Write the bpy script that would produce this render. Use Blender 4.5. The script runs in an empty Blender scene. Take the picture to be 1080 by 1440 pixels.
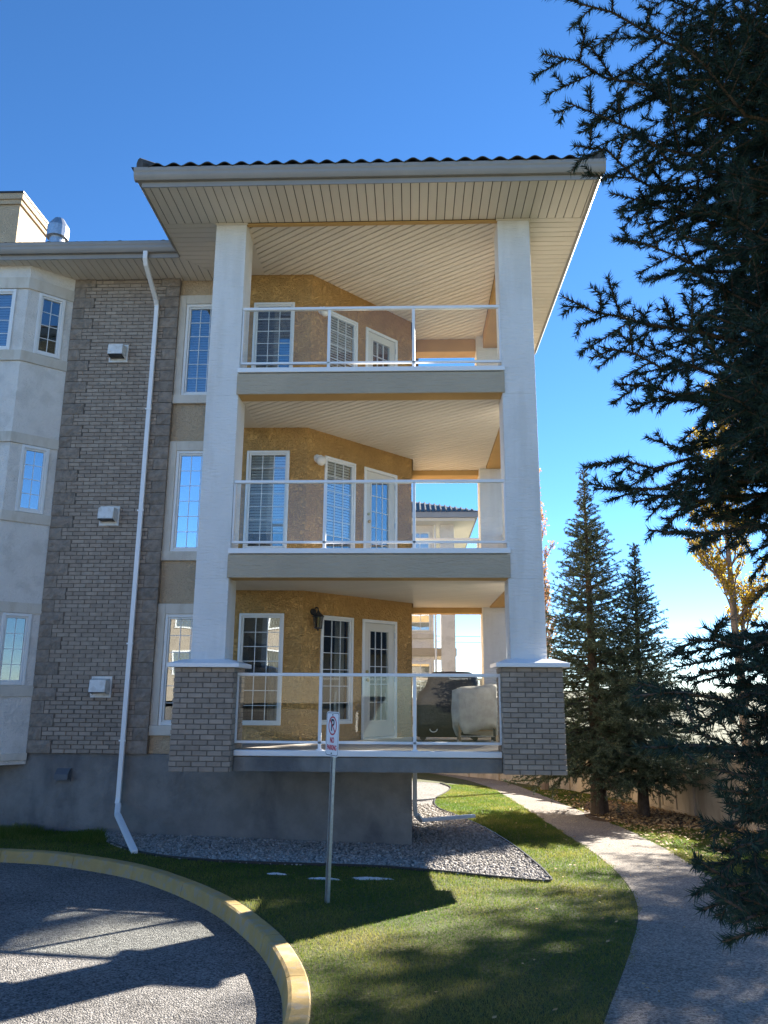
import bpy, bmesh, math, random
import numpy as np
from mathutils import Vector, Matrix
R = math.radians
random.seed(7)
rng = np.random.default_rng(7)
sc = bpy.context.scene
col = sc.collection

# ------------------------------------------------------------------ camera, sky, sun, exposure
ZC = 2.333
cam_d = bpy.data.cameras.new('camera')
cam = bpy.data.objects.new('camera', cam_d); col.objects.link(cam)
cam_d.sensor_fit = 'VERTICAL'; cam_d.sensor_height = 36.0; cam_d.lens = 36.0 * 1080 / 1440
cam_d.clip_start = 0.05; cam_d.clip_end = 3000
cam.matrix_world = (Matrix.Translation((0, 0, ZC)) @ Matrix.Rotation(R(2.09), 4, 'Z')
                    @ Matrix.Rotation(R(90 + 12.93), 4, 'X') @ Matrix.Rotation(R(0.33), 4, 'Z'))
sc.camera = cam

SUN_AZ = 39.3      # degrees from +Y towards +X
SUN_EL = 23.7
world = bpy.data.worlds.new('World'); sc.world = world; world.use_nodes = True
nt = world.node_tree; nt.nodes.clear()
wo = nt.nodes.new('ShaderNodeOutputWorld'); bg = nt.nodes.new('ShaderNodeBackground')
sky = nt.nodes.new('ShaderNodeTexSky'); sky.sky_type = 'NISHITA'; sky.sun_disc = False
sky.sun_elevation = R(SUN_EL); sky.sun_rotation = R(SUN_AZ)
sky.altitude = 2200; sky.air_density = 0.85; sky.dust_density = 0.05; sky.ozone_density = 4.0
bg.inputs['Strength'].default_value = 0.056
hs = nt.nodes.new('ShaderNodeHueSaturation'); hs.inputs['Saturation'].default_value = 1.14
nt.links.new(sky.outputs[0], hs.inputs['Color']); nt.links.new(hs.outputs[0], bg.inputs[0]); nt.links.new(bg.outputs[0], wo.inputs[0])

sun_d = bpy.data.lights.new('sun', 'SUN'); sun_d.energy = 5.0; sun_d.angle = R(0.53); sun_d.color = (1.0, 0.93, 0.82)
sun = bpy.data.objects.new('sun', sun_d); col.objects.link(sun)
sdir = Vector((math.sin(R(SUN_AZ)) * math.cos(R(SUN_EL)), math.cos(R(SUN_AZ)) * math.cos(R(SUN_EL)), math.sin(R(SUN_EL))))
sun.rotation_euler = (-sdir).to_track_quat('-Z', 'Y').to_euler(); sun.location = (20, 30, 30)
vs = sc.view_settings
vs.view_transform = 'Standard'; vs.look = 'None'; vs.gamma = 1; vs.use_curve_mapping = False
vs.exposure = 2.48

# ------------------------------------------------------------------ helpers
def g(x, y):
    xx = min(max(x, -14), 16); yy = min(max(y, -30), 34)
    return 0.563 - 0.027 * xx - 0.045 * yy
def gv(x, y): return 0.563 - 0.027 * np.clip(x, -14, 16) - 0.045 * np.clip(y, -30, 34)

def tag(o, label=None, cat=None, group=None, kind=None):
    if label: o['label'] = label
    if cat: o['category'] = cat
    if group: o['group'] = group
    if kind: o['kind'] = kind
    return o
WL = {}
def empty(name, loc=(0, 0, 0)):
    o = bpy.data.objects.new(name, None); col.objects.link(o); o.location = loc; o.empty_display_size = 0.3
    WL[o.name] = Vector(loc); return o
def link(name, me, parent=None, loc=None):
    o = bpy.data.objects.new(name, me); col.objects.link(o)
    if parent is not None: o.parent = parent
    if loc is not None: o.location = loc
    return o

class Fr:
    """a wall frame: u runs along the wall, w points out of it, z is up"""
    def __init__(s, o, u):
        s.o = Vector((o[0], o[1], 0)); u = Vector((u[0], u[1], 0)).normalized(); s.u = u; s.n = Vector((u.y, -u.x, 0))
    def p(s, u, w, z): return s.o + s.u * u + s.n * w + Vector((0, 0, z))

class MB:
    def __init__(s): s.v = []; s.f = []
    def add(s, vs, fs):
        b = len(s.v); s.v += [tuple(v) for v in vs]; s.f += [tuple(i + b for i in f) for f in fs]; return s
    def box(s, x0, x1, y0, y1, z0, z1):
        return s.add([(x0,y0,z0),(x1,y0,z0),(x1,y1,z0),(x0,y1,z0),(x0,y0,z1),(x1,y0,z1),(x1,y1,z1),(x0,y1,z1)],
                     [(0,3,2,1),(4,5,6,7),(0,1,5,4),(1,2,6,5),(2,3,7,6),(3,0,4,7)])
    def fbox(s, F, u0, u1, w0, w1, z0, z1):
        P = F.p
        return s.add([P(u0,w1,z0),P(u1,w1,z0),P(u1,w0,z0),P(u0,w0,z0),P(u0,w1,z1),P(u1,w1,z1),P(u1,w0,z1),P(u0,w0,z1)],
                     [(0,3,2,1),(4,5,6,7),(0,1,5,4),(1,2,6,5),(2,3,7,6),(3,0,4,7)])
    def prism(s, poly, z0, z1):
        n = len(poly); 
        a = sum(poly[i][0]*poly[(i+1)%n][1]-poly[(i+1)%n][0]*poly[i][1] for i in range(n))
        if a < 0: poly = poly[::-1]
        return s.add([(x,y,z0) for x,y in poly]+[(x,y,z1) for x,y in poly],
                     [tuple(range(n-1,-1,-1)), tuple(range(n,2*n))]+[(i,(i+1)%n,(i+1)%n+n,i+n) for i in range(n)])
    def fprism(s, F, poly, w0, w1):
        """polygon given in (u, z), extruded out of the wall"""
        n = len(poly)
        a = sum(poly[i][0]*poly[(i+1)%n][1]-poly[(i+1)%n][0]*poly[i][1] for i in range(n))
        if a < 0: poly = poly[::-1]
        return s.add([F.p(u,w1,z) for u,z in poly]+[F.p(u,w0,z) for u,z in poly],
                     [tuple(range(n)), tuple(range(2*n-1,n-1,-1))]+[(i,i+n,(i+1)%n+n,(i+1)%n) for i in range(n)])
    def tube(s, pts, rad, n=8, cap=True):
        pts = [Vector(p) for p in pts]
        if not isinstance(rad, (list, tuple)): rad = [rad]*len(pts)
        rings = []; vv = []; up = None
        for i, p in enumerate(pts):
            t = (pts[min(i+1,len(pts)-1)]-pts[max(i-1,0)]).normalized()
            if up is None: up = t.orthogonal().normalized()
            a = (up - t*up.dot(t)); a = a.normalized() if a.length > 1e-6 else t.orthogonal().normalized()
            up = a; b = t.cross(a)
            for k in range(n):
                th = 2*math.pi*k/n; vv.append(p + (a*math.cos(th)+b*math.sin(th))*rad[i])
        ff = []
        for i in range(len(pts)-1):
            for k in range(n):
                ff.append((i*n+k, i*n+(k+1)%n, (i+1)*n+(k+1)%n, (i+1)*n+k))
        if cap: ff += [tuple(range(n-1,-1,-1)), tuple(range((len(pts)-1)*n, len(pts)*n))]
        return s.add(vv, ff)
    def lathe(s, prof, c, n=16):
        vv = []; ff = []
        for r, z in prof:
            for k in range(n): vv.append((c[0]+r*math.cos(2*math.pi*k/n), c[1]+r*math.sin(2*math.pi*k/n), c[2]+z))
        for i in range(len(prof)-1):
            for k in range(n): ff.append((i*n+k, i*n+(k+1)%n, (i+1)*n+(k+1)%n, (i+1)*n+k))
        ff += [tuple(range(n-1,-1,-1)), tuple(range((len(prof)-1)*n, len(prof)*n))]
        return s.add(vv, ff)
    def mesh(s, name, m, off=(0,0,0), smooth=False):
        me = bpy.data.meshes.new(name)
        o = Vector(off)
        me.from_pydata([tuple(Vector(v)-o) for v in s.v], [], s.f); me.materials.append(m)
        if smooth: me.polygons.foreach_set('use_smooth', [True]*len(me.polygons))
        me.update(); return me
    def build(s, name, m, parent=None, bevel=0, smooth=False):
        off = Vector((0,0,0)); p = parent
        while p is not None: off += Vector(p.location); p = p.parent
        o = link(name, s.mesh(name, m, off, smooth), parent)
        if bevel:
            b = o.modifiers.new('bevel', 'BEVEL'); b.width = bevel; b.segments = 2; b.limit_method = 'ANGLE'; b.angle_limit = R(40)
        return o

def np_mesh(name, v, k, m, parent=None, tone=None, smooth=False):
    """v: (N*k,3) array, faces of k consecutive vertices"""
    me = bpy.data.meshes.new(name); n = len(v); nf = n // k
    off = np.zeros(3); p = parent
    while p is not None: off += np.array(p.location); p = p.parent
    me.vertices.add(n); me.vertices.foreach_set('co', (v-off).astype(np.float32).ravel())
    me.loops.add(n); me.loops.foreach_set('vertex_index', np.arange(n, dtype=np.int32))
    me.polygons.add(nf); me.polygons.foreach_set('loop_start', np.arange(0, n, k, dtype=np.int32))
    me.update(calc_edges=True)
    if tone is not None:
        a = me.attributes.new('tone', 'FLOAT', 'POINT'); a.data.foreach_set('value', tone.astype(np.float32))
    me.materials.append(m)
    return link(name, me, parent)
def np_imesh(name, v, f, m, parent=None, tone=None, smooth=True):
    me = bpy.data.meshes.new(name); k = f.shape[1]
    me.vertices.add(len(v)); me.vertices.foreach_set('co', v.astype(np.float32).ravel())
    me.loops.add(f.size); me.loops.foreach_set('vertex_index', f.astype(np.int32).ravel())
    me.polygons.add(len(f)); me.polygons.foreach_set('loop_start', np.arange(0, f.size, k, dtype=np.int32))
    if smooth: me.polygons.foreach_set('use_smooth', np.ones(len(f), dtype=bool))
    me.update(calc_edges=True)
    if tone is not None:
        a = me.attributes.new('tone', 'FLOAT', 'POINT'); a.data.foreach_set('value', tone.astype(np.float32))
    me.materials.append(m); return link(name, me, parent)

# ------------------------------------------------------------------ materials
def M(name, c, rough=0.8, n_scale=None, n_amt=0.0, bumps=(), var=0.0, tone=None, metal=0.0, spec=0.4, c2=None, stretch=(1,1,1),
      stain=None, trans=0.0):
    """c base colour; n_* broad mottling towards c2; bumps = (scale, detail, strength, distance, stretch, kind); var = per-object tone;
       tone = second colour reached through the mesh attribute 'tone'; stain = (scale, colour, amount)"""
    m = bpy.data.materials.new(name); m.use_nodes = True; t = m.node_tree; N = t.nodes; L = t.links
    b = N['Principled BSDF']; b.inputs['Roughness'].default_value = rough; b.inputs['Metallic'].default_value = metal
    b.inputs['Specular IOR Level'].default_value = spec
    geo = N.new('ShaderNodeNewGeometry')
    def pos(st):
        if tuple(st) == (1,1,1): return geo.outputs['Position']
        mp = N.new('ShaderNodeMapping'); mp.inputs['Scale'].default_value = st; L.new(geo.outputs['Position'], mp.inputs['Vector']); return mp.outputs[0]
    def mix(f, a, bb):
        x = N.new('ShaderNodeMix'); x.data_type = 'RGBA'
        for s_, v in ((x.inputs['Factor'], f), (x.inputs['A'], a), (x.inputs['B'], bb)):
            if isinstance(v, (tuple, list)): s_.default_value = (*v[:3], 1)
            elif isinstance(v, float): s_.default_value = v
            else: L.new(v, s_)
        return x.outputs['Result']
    def noise(sc_, det, st=(1,1,1), lo=None, hi=None, rg=0.55):
        n = N.new('ShaderNodeTexNoise'); n.inputs['Scale'].default_value = sc_; n.inputs['Detail'].default_value = det; n.inputs['Roughness'].default_value = rg
        L.new(pos(st), n.inputs['Vector'])
        if lo is None: return n.outputs['Fac']
        r = N.new('ShaderNodeMapRange'); r.inputs['From Min'].default_value = lo; r.inputs['From Max'].default_value = hi; r.interpolation_type = 'SMOOTHSTEP'; L.new(n.outputs['Fac'], r.inputs['Value']); return r.outputs['Result']
    cur = (*c, 1)
    if tone is not None:
        a = N.new('ShaderNodeAttribute'); a.attribute_name = 'tone'; cur = mix(a.outputs['Fac'], c, tone)
    if n_scale:
        cc = c2 or tuple(x*(1-n_amt) for x in c)
        f = noise(n_scale, 6, stretch, 0.35, 0.68)
        if c2 is None and tone is not None: 
            cur = mix(f, cur, mix(0.5, cur, tuple(x*(1-2*n_amt) for x in c)))
        else: cur = mix(f, cur, cc)
    if stain:
        f = noise(stain[0], 5, stain[3] if len(stain) > 3 else (1,1,1), 0.47, 0.66)
        mu = N.new('ShaderNodeMath'); mu.operation = 'MULTIPLY'; L.new(f, mu.inputs[0]); mu.inputs[1].default_value = stain[2]
        cur = mix(mu.outputs[0], cur, stain[1])
    if var:
        oi = N.new('ShaderNodeObjectInfo'); r = N.new('ShaderNodeMapRange'); r.inputs['To Min'].default_value = 1-var; r.inputs['To Max'].default_value = 1+var
        L.new(oi.outputs['Random'], r.inputs['Value'])
        hs = N.new('ShaderNodeHueSaturation'); L.new(r.outputs[0], hs.inputs['Value'])
        if isinstance(cur, tuple): hs.inputs['Color'].default_value = cur
        else: L.new(cur, hs.inputs['Color'])
        cur = hs.outputs[0]
    if isinstance(cur, tuple): b.inputs['Base Color'].default_value = cur
    else: L.new(cur, b.inputs['Base Color'])
    prev = None
    for bp in bumps:
        sc_, det, stg, dist = bp[:4]; st = bp[4] if len(bp) > 4 else (1,1,1); kind = bp[5] if len(bp) > 5 else 'n'
        if kind == 'v':
            v = N.new('ShaderNodeTexVoronoi'); v.inputs['Scale'].default_value = sc_; L.new(pos(st), v.inputs['Vector']); h = v.outputs['Distance']
        elif kind == 'r':
            n = N.new('ShaderNodeTexNoise'); n.inputs['Scale'].default_value = sc_; n.inputs['Detail'].default_value = det; n.inputs['Distortion'].default_value = 1.6
            L.new(pos(st), n.inputs['Vector'])
            r = N.new('ShaderNodeMapRange'); r.inputs['From Min'].default_value = .42; r.inputs['From Max'].default_value = .6; L.new(n.outputs['Fac'], r.inputs['Value']); h = r.outputs[0]
        else: h = noise(sc_, det, st)
        bn = N.new('ShaderNodeBump'); bn.inputs['Strength'].default_value = stg; bn.inputs['Distance'].default_value = dist
        L.new(h, bn.inputs['Height'])
        if prev is not None: L.new(prev, bn.inputs['Normal'])
        prev = bn.outputs[0]
    if prev is not None: L.new(prev, b.inputs['Normal'])
    if trans:
        tl = N.new('ShaderNodeBsdfTranslucent'); mx = N.new('ShaderNodeMixShader'); mx.inputs[0].default_value = trans
        if isinstance(cur, tuple): tl.inputs['Color'].default_value = cur
        else:
            h2 = N.new('ShaderNodeHueSaturation'); h2.inputs['Value'].default_value = 1.5; L.new(cur, h2.inputs['Color']); L.new(h2.outputs[0], tl.inputs['Color'])
        L.new(b.outputs[0], mx.inputs[1]); L.new(tl.outputs[0], mx.inputs[2]); L.new(mx.outputs[0], N['Material Output'].inputs['Surface'])
    return m

def glass_mat(name, refl, tint=(1,1,1), wob=0.0, rough=0.0):
    m = bpy.data.materials.new(name); m.use_nodes = True; t = m.node_tree; N = t.nodes; L = t.links; N.clear()
    o = N.new('ShaderNodeOutputMaterial'); tr = N.new('ShaderNodeBsdfTransparent'); gl = N.new('ShaderNodeBsdfGlossy'); mx = N.new('ShaderNodeMixShader')
    tr.inputs[0].default_value = (*tint, 1); gl.inputs['Roughness'].default_value = rough; gl.inputs[0].default_value = (0.92, 0.97, 1, 1)
    lw = N.new('ShaderNodeLayerWeight'); lw.inputs['Blend'].default_value = 0.25
    mr = N.new('ShaderNodeMapRange'); mr.inputs['To Min'].default_value = refl; mr.inputs['To Max'].default_value = 0.9
    L.new(lw.outputs['Fresnel'], mr.inputs['Value']); 
    mr.inputs['From Min'].default_value = 0.04
    L.new(mr.outputs[0], mx.inputs[0]); L.new(tr.outputs[0], mx.inputs[1]); L.new(gl.outputs[0], mx.inputs[2]); L.new(mx.outputs[0], o.inputs[0])
    if wob:
        n = N.new('ShaderNodeTexNoise'); n.inputs['Scale'].default_value = 1.7; n.inputs['Detail'].default_value = 1
        geo = N.new('ShaderNodeNewGeometry'); L.new(geo.outputs['Position'], n.inputs['Vector'])
        b = N.new('ShaderNodeBump'); b.inputs['Strength'].default_value = wob; b.inputs['Distance'].default_value = 0.02
        L.new(n.outputs['Fac'], b.inputs['Height']); L.new(b.outputs[0], gl.inputs['Normal'])
    return m

stucco_b = ((17, 4, 0.75, 0.020, (1,1,1), 'r'), (75, 3, 0.6, 0.008))
m_gold = M('stucco in warm bounce', (0.62, 0.36, 0.125), 0.9, 2.2, 0.16, ((15, 5, 1.0, 0.028, (1,1,1), 'r'), (70, 3, 0.7, 0.009)), stain=(14, (0.46,0.25,0.08), 0.4))  # same paint as the strip beside the columns; warm bounce put into the colour
m_tan = M('stucco in sky light', (0.54, 0.415, 0.28), 0.9, 1.3, 0.14, stucco_b, stain=(5, (0.50,0.38,0.25), 0.3))  # the balcony wall paint again, its duller sky-lit look put into the colour
m_grey = M('pale grey stucco', (0.72, 0.685, 0.635), 0.9, 1.1, 0.08, ((17, 4, 0.6, 0.012, (1,1,1), 'r'), (75, 3, 0.5, 0.006)), stain=(3.0, (0.42,0.40,0.36), 0.35))
m_trim = M('pale stucco trim', (0.62, 0.57, 0.49), 0.9, 1.6, 0.1, ((60, 4, 0.8, 0.010),), stain=(6, (0.4,0.33,0.24), 0.35, (1,1,.4)))
m_col = M('white column stucco', (0.74, 0.72, 0.69), 0.88, 1.5, 0.06, ((15, 3, 1.0, 0.022, (0.5,0.5,2.4)), (90, 2, 0.5, 0.006)), stain=(4, (0.54,0.51,0.46), 0.32, (1,1,.16)))
m_beam = M('taupe siding stucco', (0.45, 0.375, 0.275), 0.88, 1.5, 0.08, ((16, 3, 1.0, 0.022, (0.45,0.45,2.6)), (90, 2, 0.5, 0.006)))
m_beamu = M('ochre beam underside', (0.52, 0.33, 0.13), 0.9, 2, 0.1, ((90, 3, 0.4, 0.005),))
m_white = M('white painted metal', (0.78, 0.78, 0.78), 0.35, 3, 0.03)
m_vinyl = M('white vinyl frame', (0.74, 0.74, 0.72), 0.4, 3, 0.04)
m_munt = M('white grille bar', (0.72, 0.73, 0.72), 0.5)
m_gut = M('taupe gutter metal', (0.29, 0.27, 0.245), 0.42, 1.2, 0.07, stain=(2, (0.34,0.31,0.27), 0.3, (1,1,.2)))
m_soff = M('beige soffit vinyl', (0.70, 0.635, 0.53), 0.5, 0.8, 0.05, var=0.035)
m_soffd = M('soffit backing', (0.09, 0.075, 0.06), 0.9)
m_brick = M('grey brown brick', (0.33, 0.265, 0.21), 0.9, 9, 0.16, ((60, 4, 0.5, 0.004),), var=0.16)
m_brickt = M('grey brown brick in the mass', (0.285, 0.228, 0.18), 0.9, 9, 0.16, ((60, 4, 0.5, 0.004),), tone=(0.385,0.315,0.25))
m_mort = M('dark mortar', (0.165, 0.142, 0.12), 0.95, 20, 0.2)
m_quoin = M('split face quoin', (0.285, 0.235, 0.19), 0.95, 9, 0.3, ((14, 6, 1.0, 0.035), (60, 4, 0.7, 0.01)), var=0.10)
m_conc = M('parged concrete', (0.225, 0.215, 0.20), 0.93, 3.5, 0.22, ((9, 6, 1.0, 0.03), (60, 4, 0.6, 0.008)), stain=(1.3, (0.085,0.087,0.092), 0.75, (1,1,.45)))
m_tile = M('dark concrete roof tile', (0.075, 0.07, 0.066), 0.8, 6, 0.3, ((60, 3, 0.3, 0.004),), var=0.2)
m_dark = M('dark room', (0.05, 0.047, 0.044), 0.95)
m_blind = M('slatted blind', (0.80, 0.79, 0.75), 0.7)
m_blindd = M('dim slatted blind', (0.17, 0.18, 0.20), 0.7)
m_curt = M('cream curtain', (0.50, 0.45, 0.37), 0.95, 9, 0.1)
m_swag = M('brown swag valance', (0.22, 0.17, 0.12), 0.95, 9, 0.15)
m_door = M('painted door', (0.66, 0.63, 0.56), 0.45, 2, 0.04)
m_brass = M('brass', (0.55, 0.38, 0.15), 0.3, metal=1.0)
m_galv = M('galvanised metal', (0.52, 0.54, 0.56), 0.38, 30, 0.2, metal=0.85)
m_vent = M('white enamel vent', (0.70, 0.69, 0.66), 0.4, 12, 0.1, stain=(9, (0.33,0.27,0.2), 0.3))
m_black = M('black metal', (0.025, 0.025, 0.027), 0.5)
m_globe = M('opal globe', (0.72, 0.68, 0.60), 0.25)
m_deck = M('deck membrane', (0.42, 0.37, 0.31), 0.8, 2, 0.15, ((80, 3, 0.3, 0.003),))
m_cover = M('black vinyl cover', (0.022, 0.023, 0.025), 0.5, 3, 0.1, ((7, 3, 0.5, 0.03),))
m_cloth = M('beige canvas cover', (0.46, 0.42, 0.36), 0.9, 9, 0.2, ((9, 3, 0.5, 0.02, (1,1,.4)),))
m_wood = M('weathered wood', (0.30, 0.20, 0.11), 0.8, 12, 0.2, stretch=(1,1,.2))
m_kerb = M('yellow painted kerb', (0.44, 0.295, 0.105), 0.8, 4, 0.15, ((60, 4, 0.4, 0.004),), stain=(9, (0.30,0.27,0.21), 0.7), var=0.05)
m_pane = glass_mat('window glass', 0.16, (0.88,0.91,0.92), 0.06)
m_pane2 = glass_mat('brighter reflecting window glass', 0.55, (0.6,0.66,0.68), 0.06)  # ordinary panes with reflectance raised to put in a brighter sky reflection
m_rglass = glass_mat('railing glass', 0.028, (0.95,0.975,0.965), 0.03)
m_signw = M('white sign sheet', (0.78, 0.78, 0.79), 0.4)
m_signr = M('red sign print', (0.52, 0.03, 0.05), 0.45)
m_signk = M('black sign print', (0.02, 0.02, 0.03), 0.45)
m_needle = M('backlit spruce needles', (0.020, 0.040, 0.034), 0.9, tone=(0.048,0.080,0.062), spec=0.0)  # darkness of the backlit branches is put into the needle colour
m_needle2 = M('sunlit spruce needles', (0.050, 0.075, 0.040), 0.65, tone=(0.165,0.20,0.125), spec=0.1)  # lighter needle colour carries the sun catch on these trees
m_bark = M('spruce bark', (0.10, 0.075, 0.055), 0.95, 14, 0.35, ((22, 5, 0.9, 0.02, (1,1,.35)),))
m_twig = M('grey twig bark', (0.26, 0.20, 0.165), 0.9, 8, 0.2)
m_leafy = M('yellow autumn leaves', (0.42, 0.27, 0.03), 0.7, tone=(0.22,0.20,0.035), spec=0.2, trans=0.45)
m_leafo = M('russet autumn leaves', (0.38, 0.17, 0.06), 0.7, tone=(0.42,0.28,0.12), spec=0.2, trans=0.4)
m_litter = M('fallen leaves', (0.34, 0.19, 0.07), 0.8, tone=(0.50,0.36,0.17))
m_fence = M('tan concrete fence', (0.56, 0.46, 0.34), 0.9, 1.5, 0.15, ((50, 4, 0.4, 0.005),), stain=(2, (0.25,0.19,0.13), 0.5, (1,1,.3)))
m_snow = M('old snow', (0.55, 0.56, 0.57), 0.6, bumps=((30, 4, 0.6, 0.02),))
m_edge = M('black plastic edging', (0.03, 0.03, 0.03), 0.5)

# ground materials
def ground_mat(name, base, alt, fine_scale, fine_amt, rough=0.95, bump=0.5, bdist=0.006, patches=None):
    m = bpy.data.materials.new(name); m.use_nodes = True; t = m.node_tree; N = t.nodes; L = t.links
    b = N['Principled BSDF']; b.inputs['Roughness'].default_value = rough; b.inputs['Specular IOR Level'].default_value = 0.25
    geo = N.new('ShaderNodeNewGeometry')
    n1 = N.new('ShaderNodeTexNoise'); n1.inputs['Scale'].default_value = 0.9; n1.inputs['Detail'].default_value = 6; L.new(geo.outputs['Position'], n1.inputs['Vector'])
    r1 = N.new('ShaderNodeMapRange'); r1.inputs['From Min'].default_value = .38; r1.inputs['From Max'].default_value = .64; L.new(n1.outputs['Fac'], r1.inputs['Value'])
    mx = N.new('ShaderNodeMix'); mx.data_type = 'RGBA'; mx.inputs['A'].default_value = (*base,1); mx.inputs['B'].default_value = (*alt,1); L.new(r1.outputs[0], mx.inputs['Factor'])
    v = N.new('ShaderNodeTexVoronoi'); v.inputs['Scale'].default_value = fine_scale; L.new(geo.outputs['Position'], v.inputs['Vector'])
    sp = N.new('ShaderNodeSeparateColor'); L.new(v.outputs['Color'], sp.inputs[0])
    r2 = N.new('ShaderNodeMapRange'); r2.inputs['To Min'].default_value = 1-fine_amt; r2.inputs['To Max'].default_value = 1+fine_amt; L.new(sp.outputs[0], r2.inputs['Value'])
    hs = N.new('ShaderNodeHueSaturation'); L.new(mx.outputs['Result'], hs.inputs['Color']); L.new(r2.outputs[0], hs.inputs['Value'])
    L.new(hs.outputs[0], b.inputs['Base Color'])
    bn = N.new('ShaderNodeBump'); bn.inputs['Strength'].default_value = bump; bn.inputs['Distance'].default_value = bdist; bn.invert = True
    L.new(v.outputs['Distance'], bn.inputs['Height']); L.new(bn.outputs[0], b.inputs['Normal'])
    return m
m_asph = ground_mat('asphalt', (0.145,0.137,0.129), (0.190,0.180,0.169), 75, 0.65, bump=1.0, bdist=0.012)
m_path = ground_mat('path asphalt', (0.205,0.178,0.15), (0.255,0.222,0.187), 70, 0.5, bump=0.9, bdist=0.010)
m_lawn = ground_mat('lawn soil and thatch', (0.052,0.062,0.020), (0.085,0.080,0.028), 60, 0.5)
m_gbed = ground_mat('gravel bed base', (0.17,0.16,0.15), (0.22,0.21,0.195), 38, 0.6, bump=1.0, bdist=0.02)
m_mulch = ground_mat('needle litter', (0.085,0.055,0.033), (0.12,0.08,0.045), 50, 0.6)
m_blade = M('grass blades', (0.066, 0.120, 0.014), 0.6, tone=(0.27, 0.23, 0.065), spec=0.2, trans=0.42)
m_stone = M('gravel stones', (0.21, 0.192, 0.172), 0.85, tone=(0.52, 0.475, 0.425), spec=0.3)

# ------------------------------------------------------------------ terrain, driveway, path, gravel
def catmull(pts, n=8, closed=False):
    out = []; P = [Vector((*p, 0)) for p in pts]; m = len(P)
    rngi = range(m if closed else m-1)
    for i in rngi:
        p0 = P[(i-1) % m] if closed or i > 0 else P[0]*2-P[1]
        p1 = P[i]; p2 = P[(i+1) % m]; p3 = P[(i+2) % m] if closed or i+2 < m else P[-1]*2-P[-2]
        for k in range(n):
            t = k/n
            q = 0.5*((2*p1)+(p2-p0)*t+(2*p0-5*p1+4*p2-p3)*t*t+(3*p1-p0-3*p2+p3)*t**3)
            out.append((q.x, q.y))
    if not closed: out.append((P[-1].x, P[-1].y))
    return out
def inside(x, y, poly):
    """vectorised point in polygon"""
    x = np.asarray(x); y = np.asarray(y); r = np.zeros(x.shape, bool); n = len(poly); j = n-1
    for i in range(n):
        xi, yi = poly[i]; xj, yj = poly[j]
        c = ((yi > y) != (yj > y)) & (x < (xj-xi)*(y-yi)/((yj-yi) if yj != yi else 1e-12)+xi); r ^= c; j = i
    return r
kerb_pts = [(-10.5, 8.2), (-8.6, 9.7), (-7.0, 10.4), (-5.9, 10.68), (-4.87, 10.72), (-4.0, 10.43), (-3.07, 9.85), (-2.0, 8.68), (-1.27, 7.47), (-0.87, 6.5), (-0.68, 5.7), (-0.62, 4.9), (-0.66, 3.8), (-0.9, 2.0), (-1.2, 0.0), (-1.6, -3.0)]
kerb_out = catmull(kerb_pts, 10)
def offset(line, d):
    out = []
    for i, p in enumerate(line):
        a = Vector(line[max(i-1,0)]); b = Vector(line[min(i+1,len(line)-1)]); t = (b-a).normalized()
        out.append((p[0]+t.y*d, p[1]-t.x*d))       # to the right of the direction of travel
    return out
KW = 0.19
kerb_in = offset(kerb_out, KW); kerb_mid = offset(kerb_out, KW*.5)
drive_poly = kerb_mid + [(-30, -3), (-30, 8.2)]

path_L = [(0.2, 2.0), (0.75, 4.2), (1.25, 5.6), (1.80, 7.1), (2.32, 8.7), (2.62, 10.3), (2.74, 12.2), (2.72, 14.0), (2.62, 18.5), (2.45, 24.0), (1.9, 28.0), (0.6, 31.5)]
path_R = [(2.4, 2.0), (2.65, 4.2), (2.95, 6.0), (3.4, 7.9), (3.78, 9.7), (3.92, 11.6), (4.05, 13.5), (4.05, 16.0), (3.78, 20.6), (3.45, 25.5), (2.9, 29.0), (1.2, 32.8)]
pL = catmull(path_L, 8); pR = catmull(path_R, 8)
path_poly = pL + pR[::-1]
gravel_pts_front = [(-4.75, 12.5), (-4.3, 11.55), (-3.75, 10.95), (-3.2, 10.62), (-2.4, 10.45), (-1.44, 10.48), (-0.55, 10.55), (0.27, 10.42), (1.04, 10.18), (1.63, 10.07), (1.70, 10.5), (1.68, 11.36), (1.57, 12.93), (1.30, 14.99), (0.92, 16.77), (0.55, 18.4), (0.6, 20.5), (0.95, 22.5), (1.15, 24.4), (0.9, 26.0), (0.0, 26.5)]
gravel_poly = catmull(gravel_pts_front[:-1], 5) + [(0.0, 26.5), (-0.05, 12.5)]

def sheet(name, poly, dz, m, label=None, kind='structure'):
    vs_ = [(x, y, g(x, y)+dz) for x, y in poly]
    bm = bmesh.new(); vv = [bm.verts.new(v) for v in vs_]
    f = bm.faces.new(vv); bmesh.ops.triangulate(bm, faces=[f]); bm.normal_update()
    for f in bm.faces:
        if f.normal.z < 0: f.normal_flip()
    me = bpy.data.meshes.new(name); bm.to_mesh(me); bm.free(); me.materials.append(m)
    o = link(name, me); o['kind'] = kind
    if label: o['label'] = label
    return o

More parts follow.
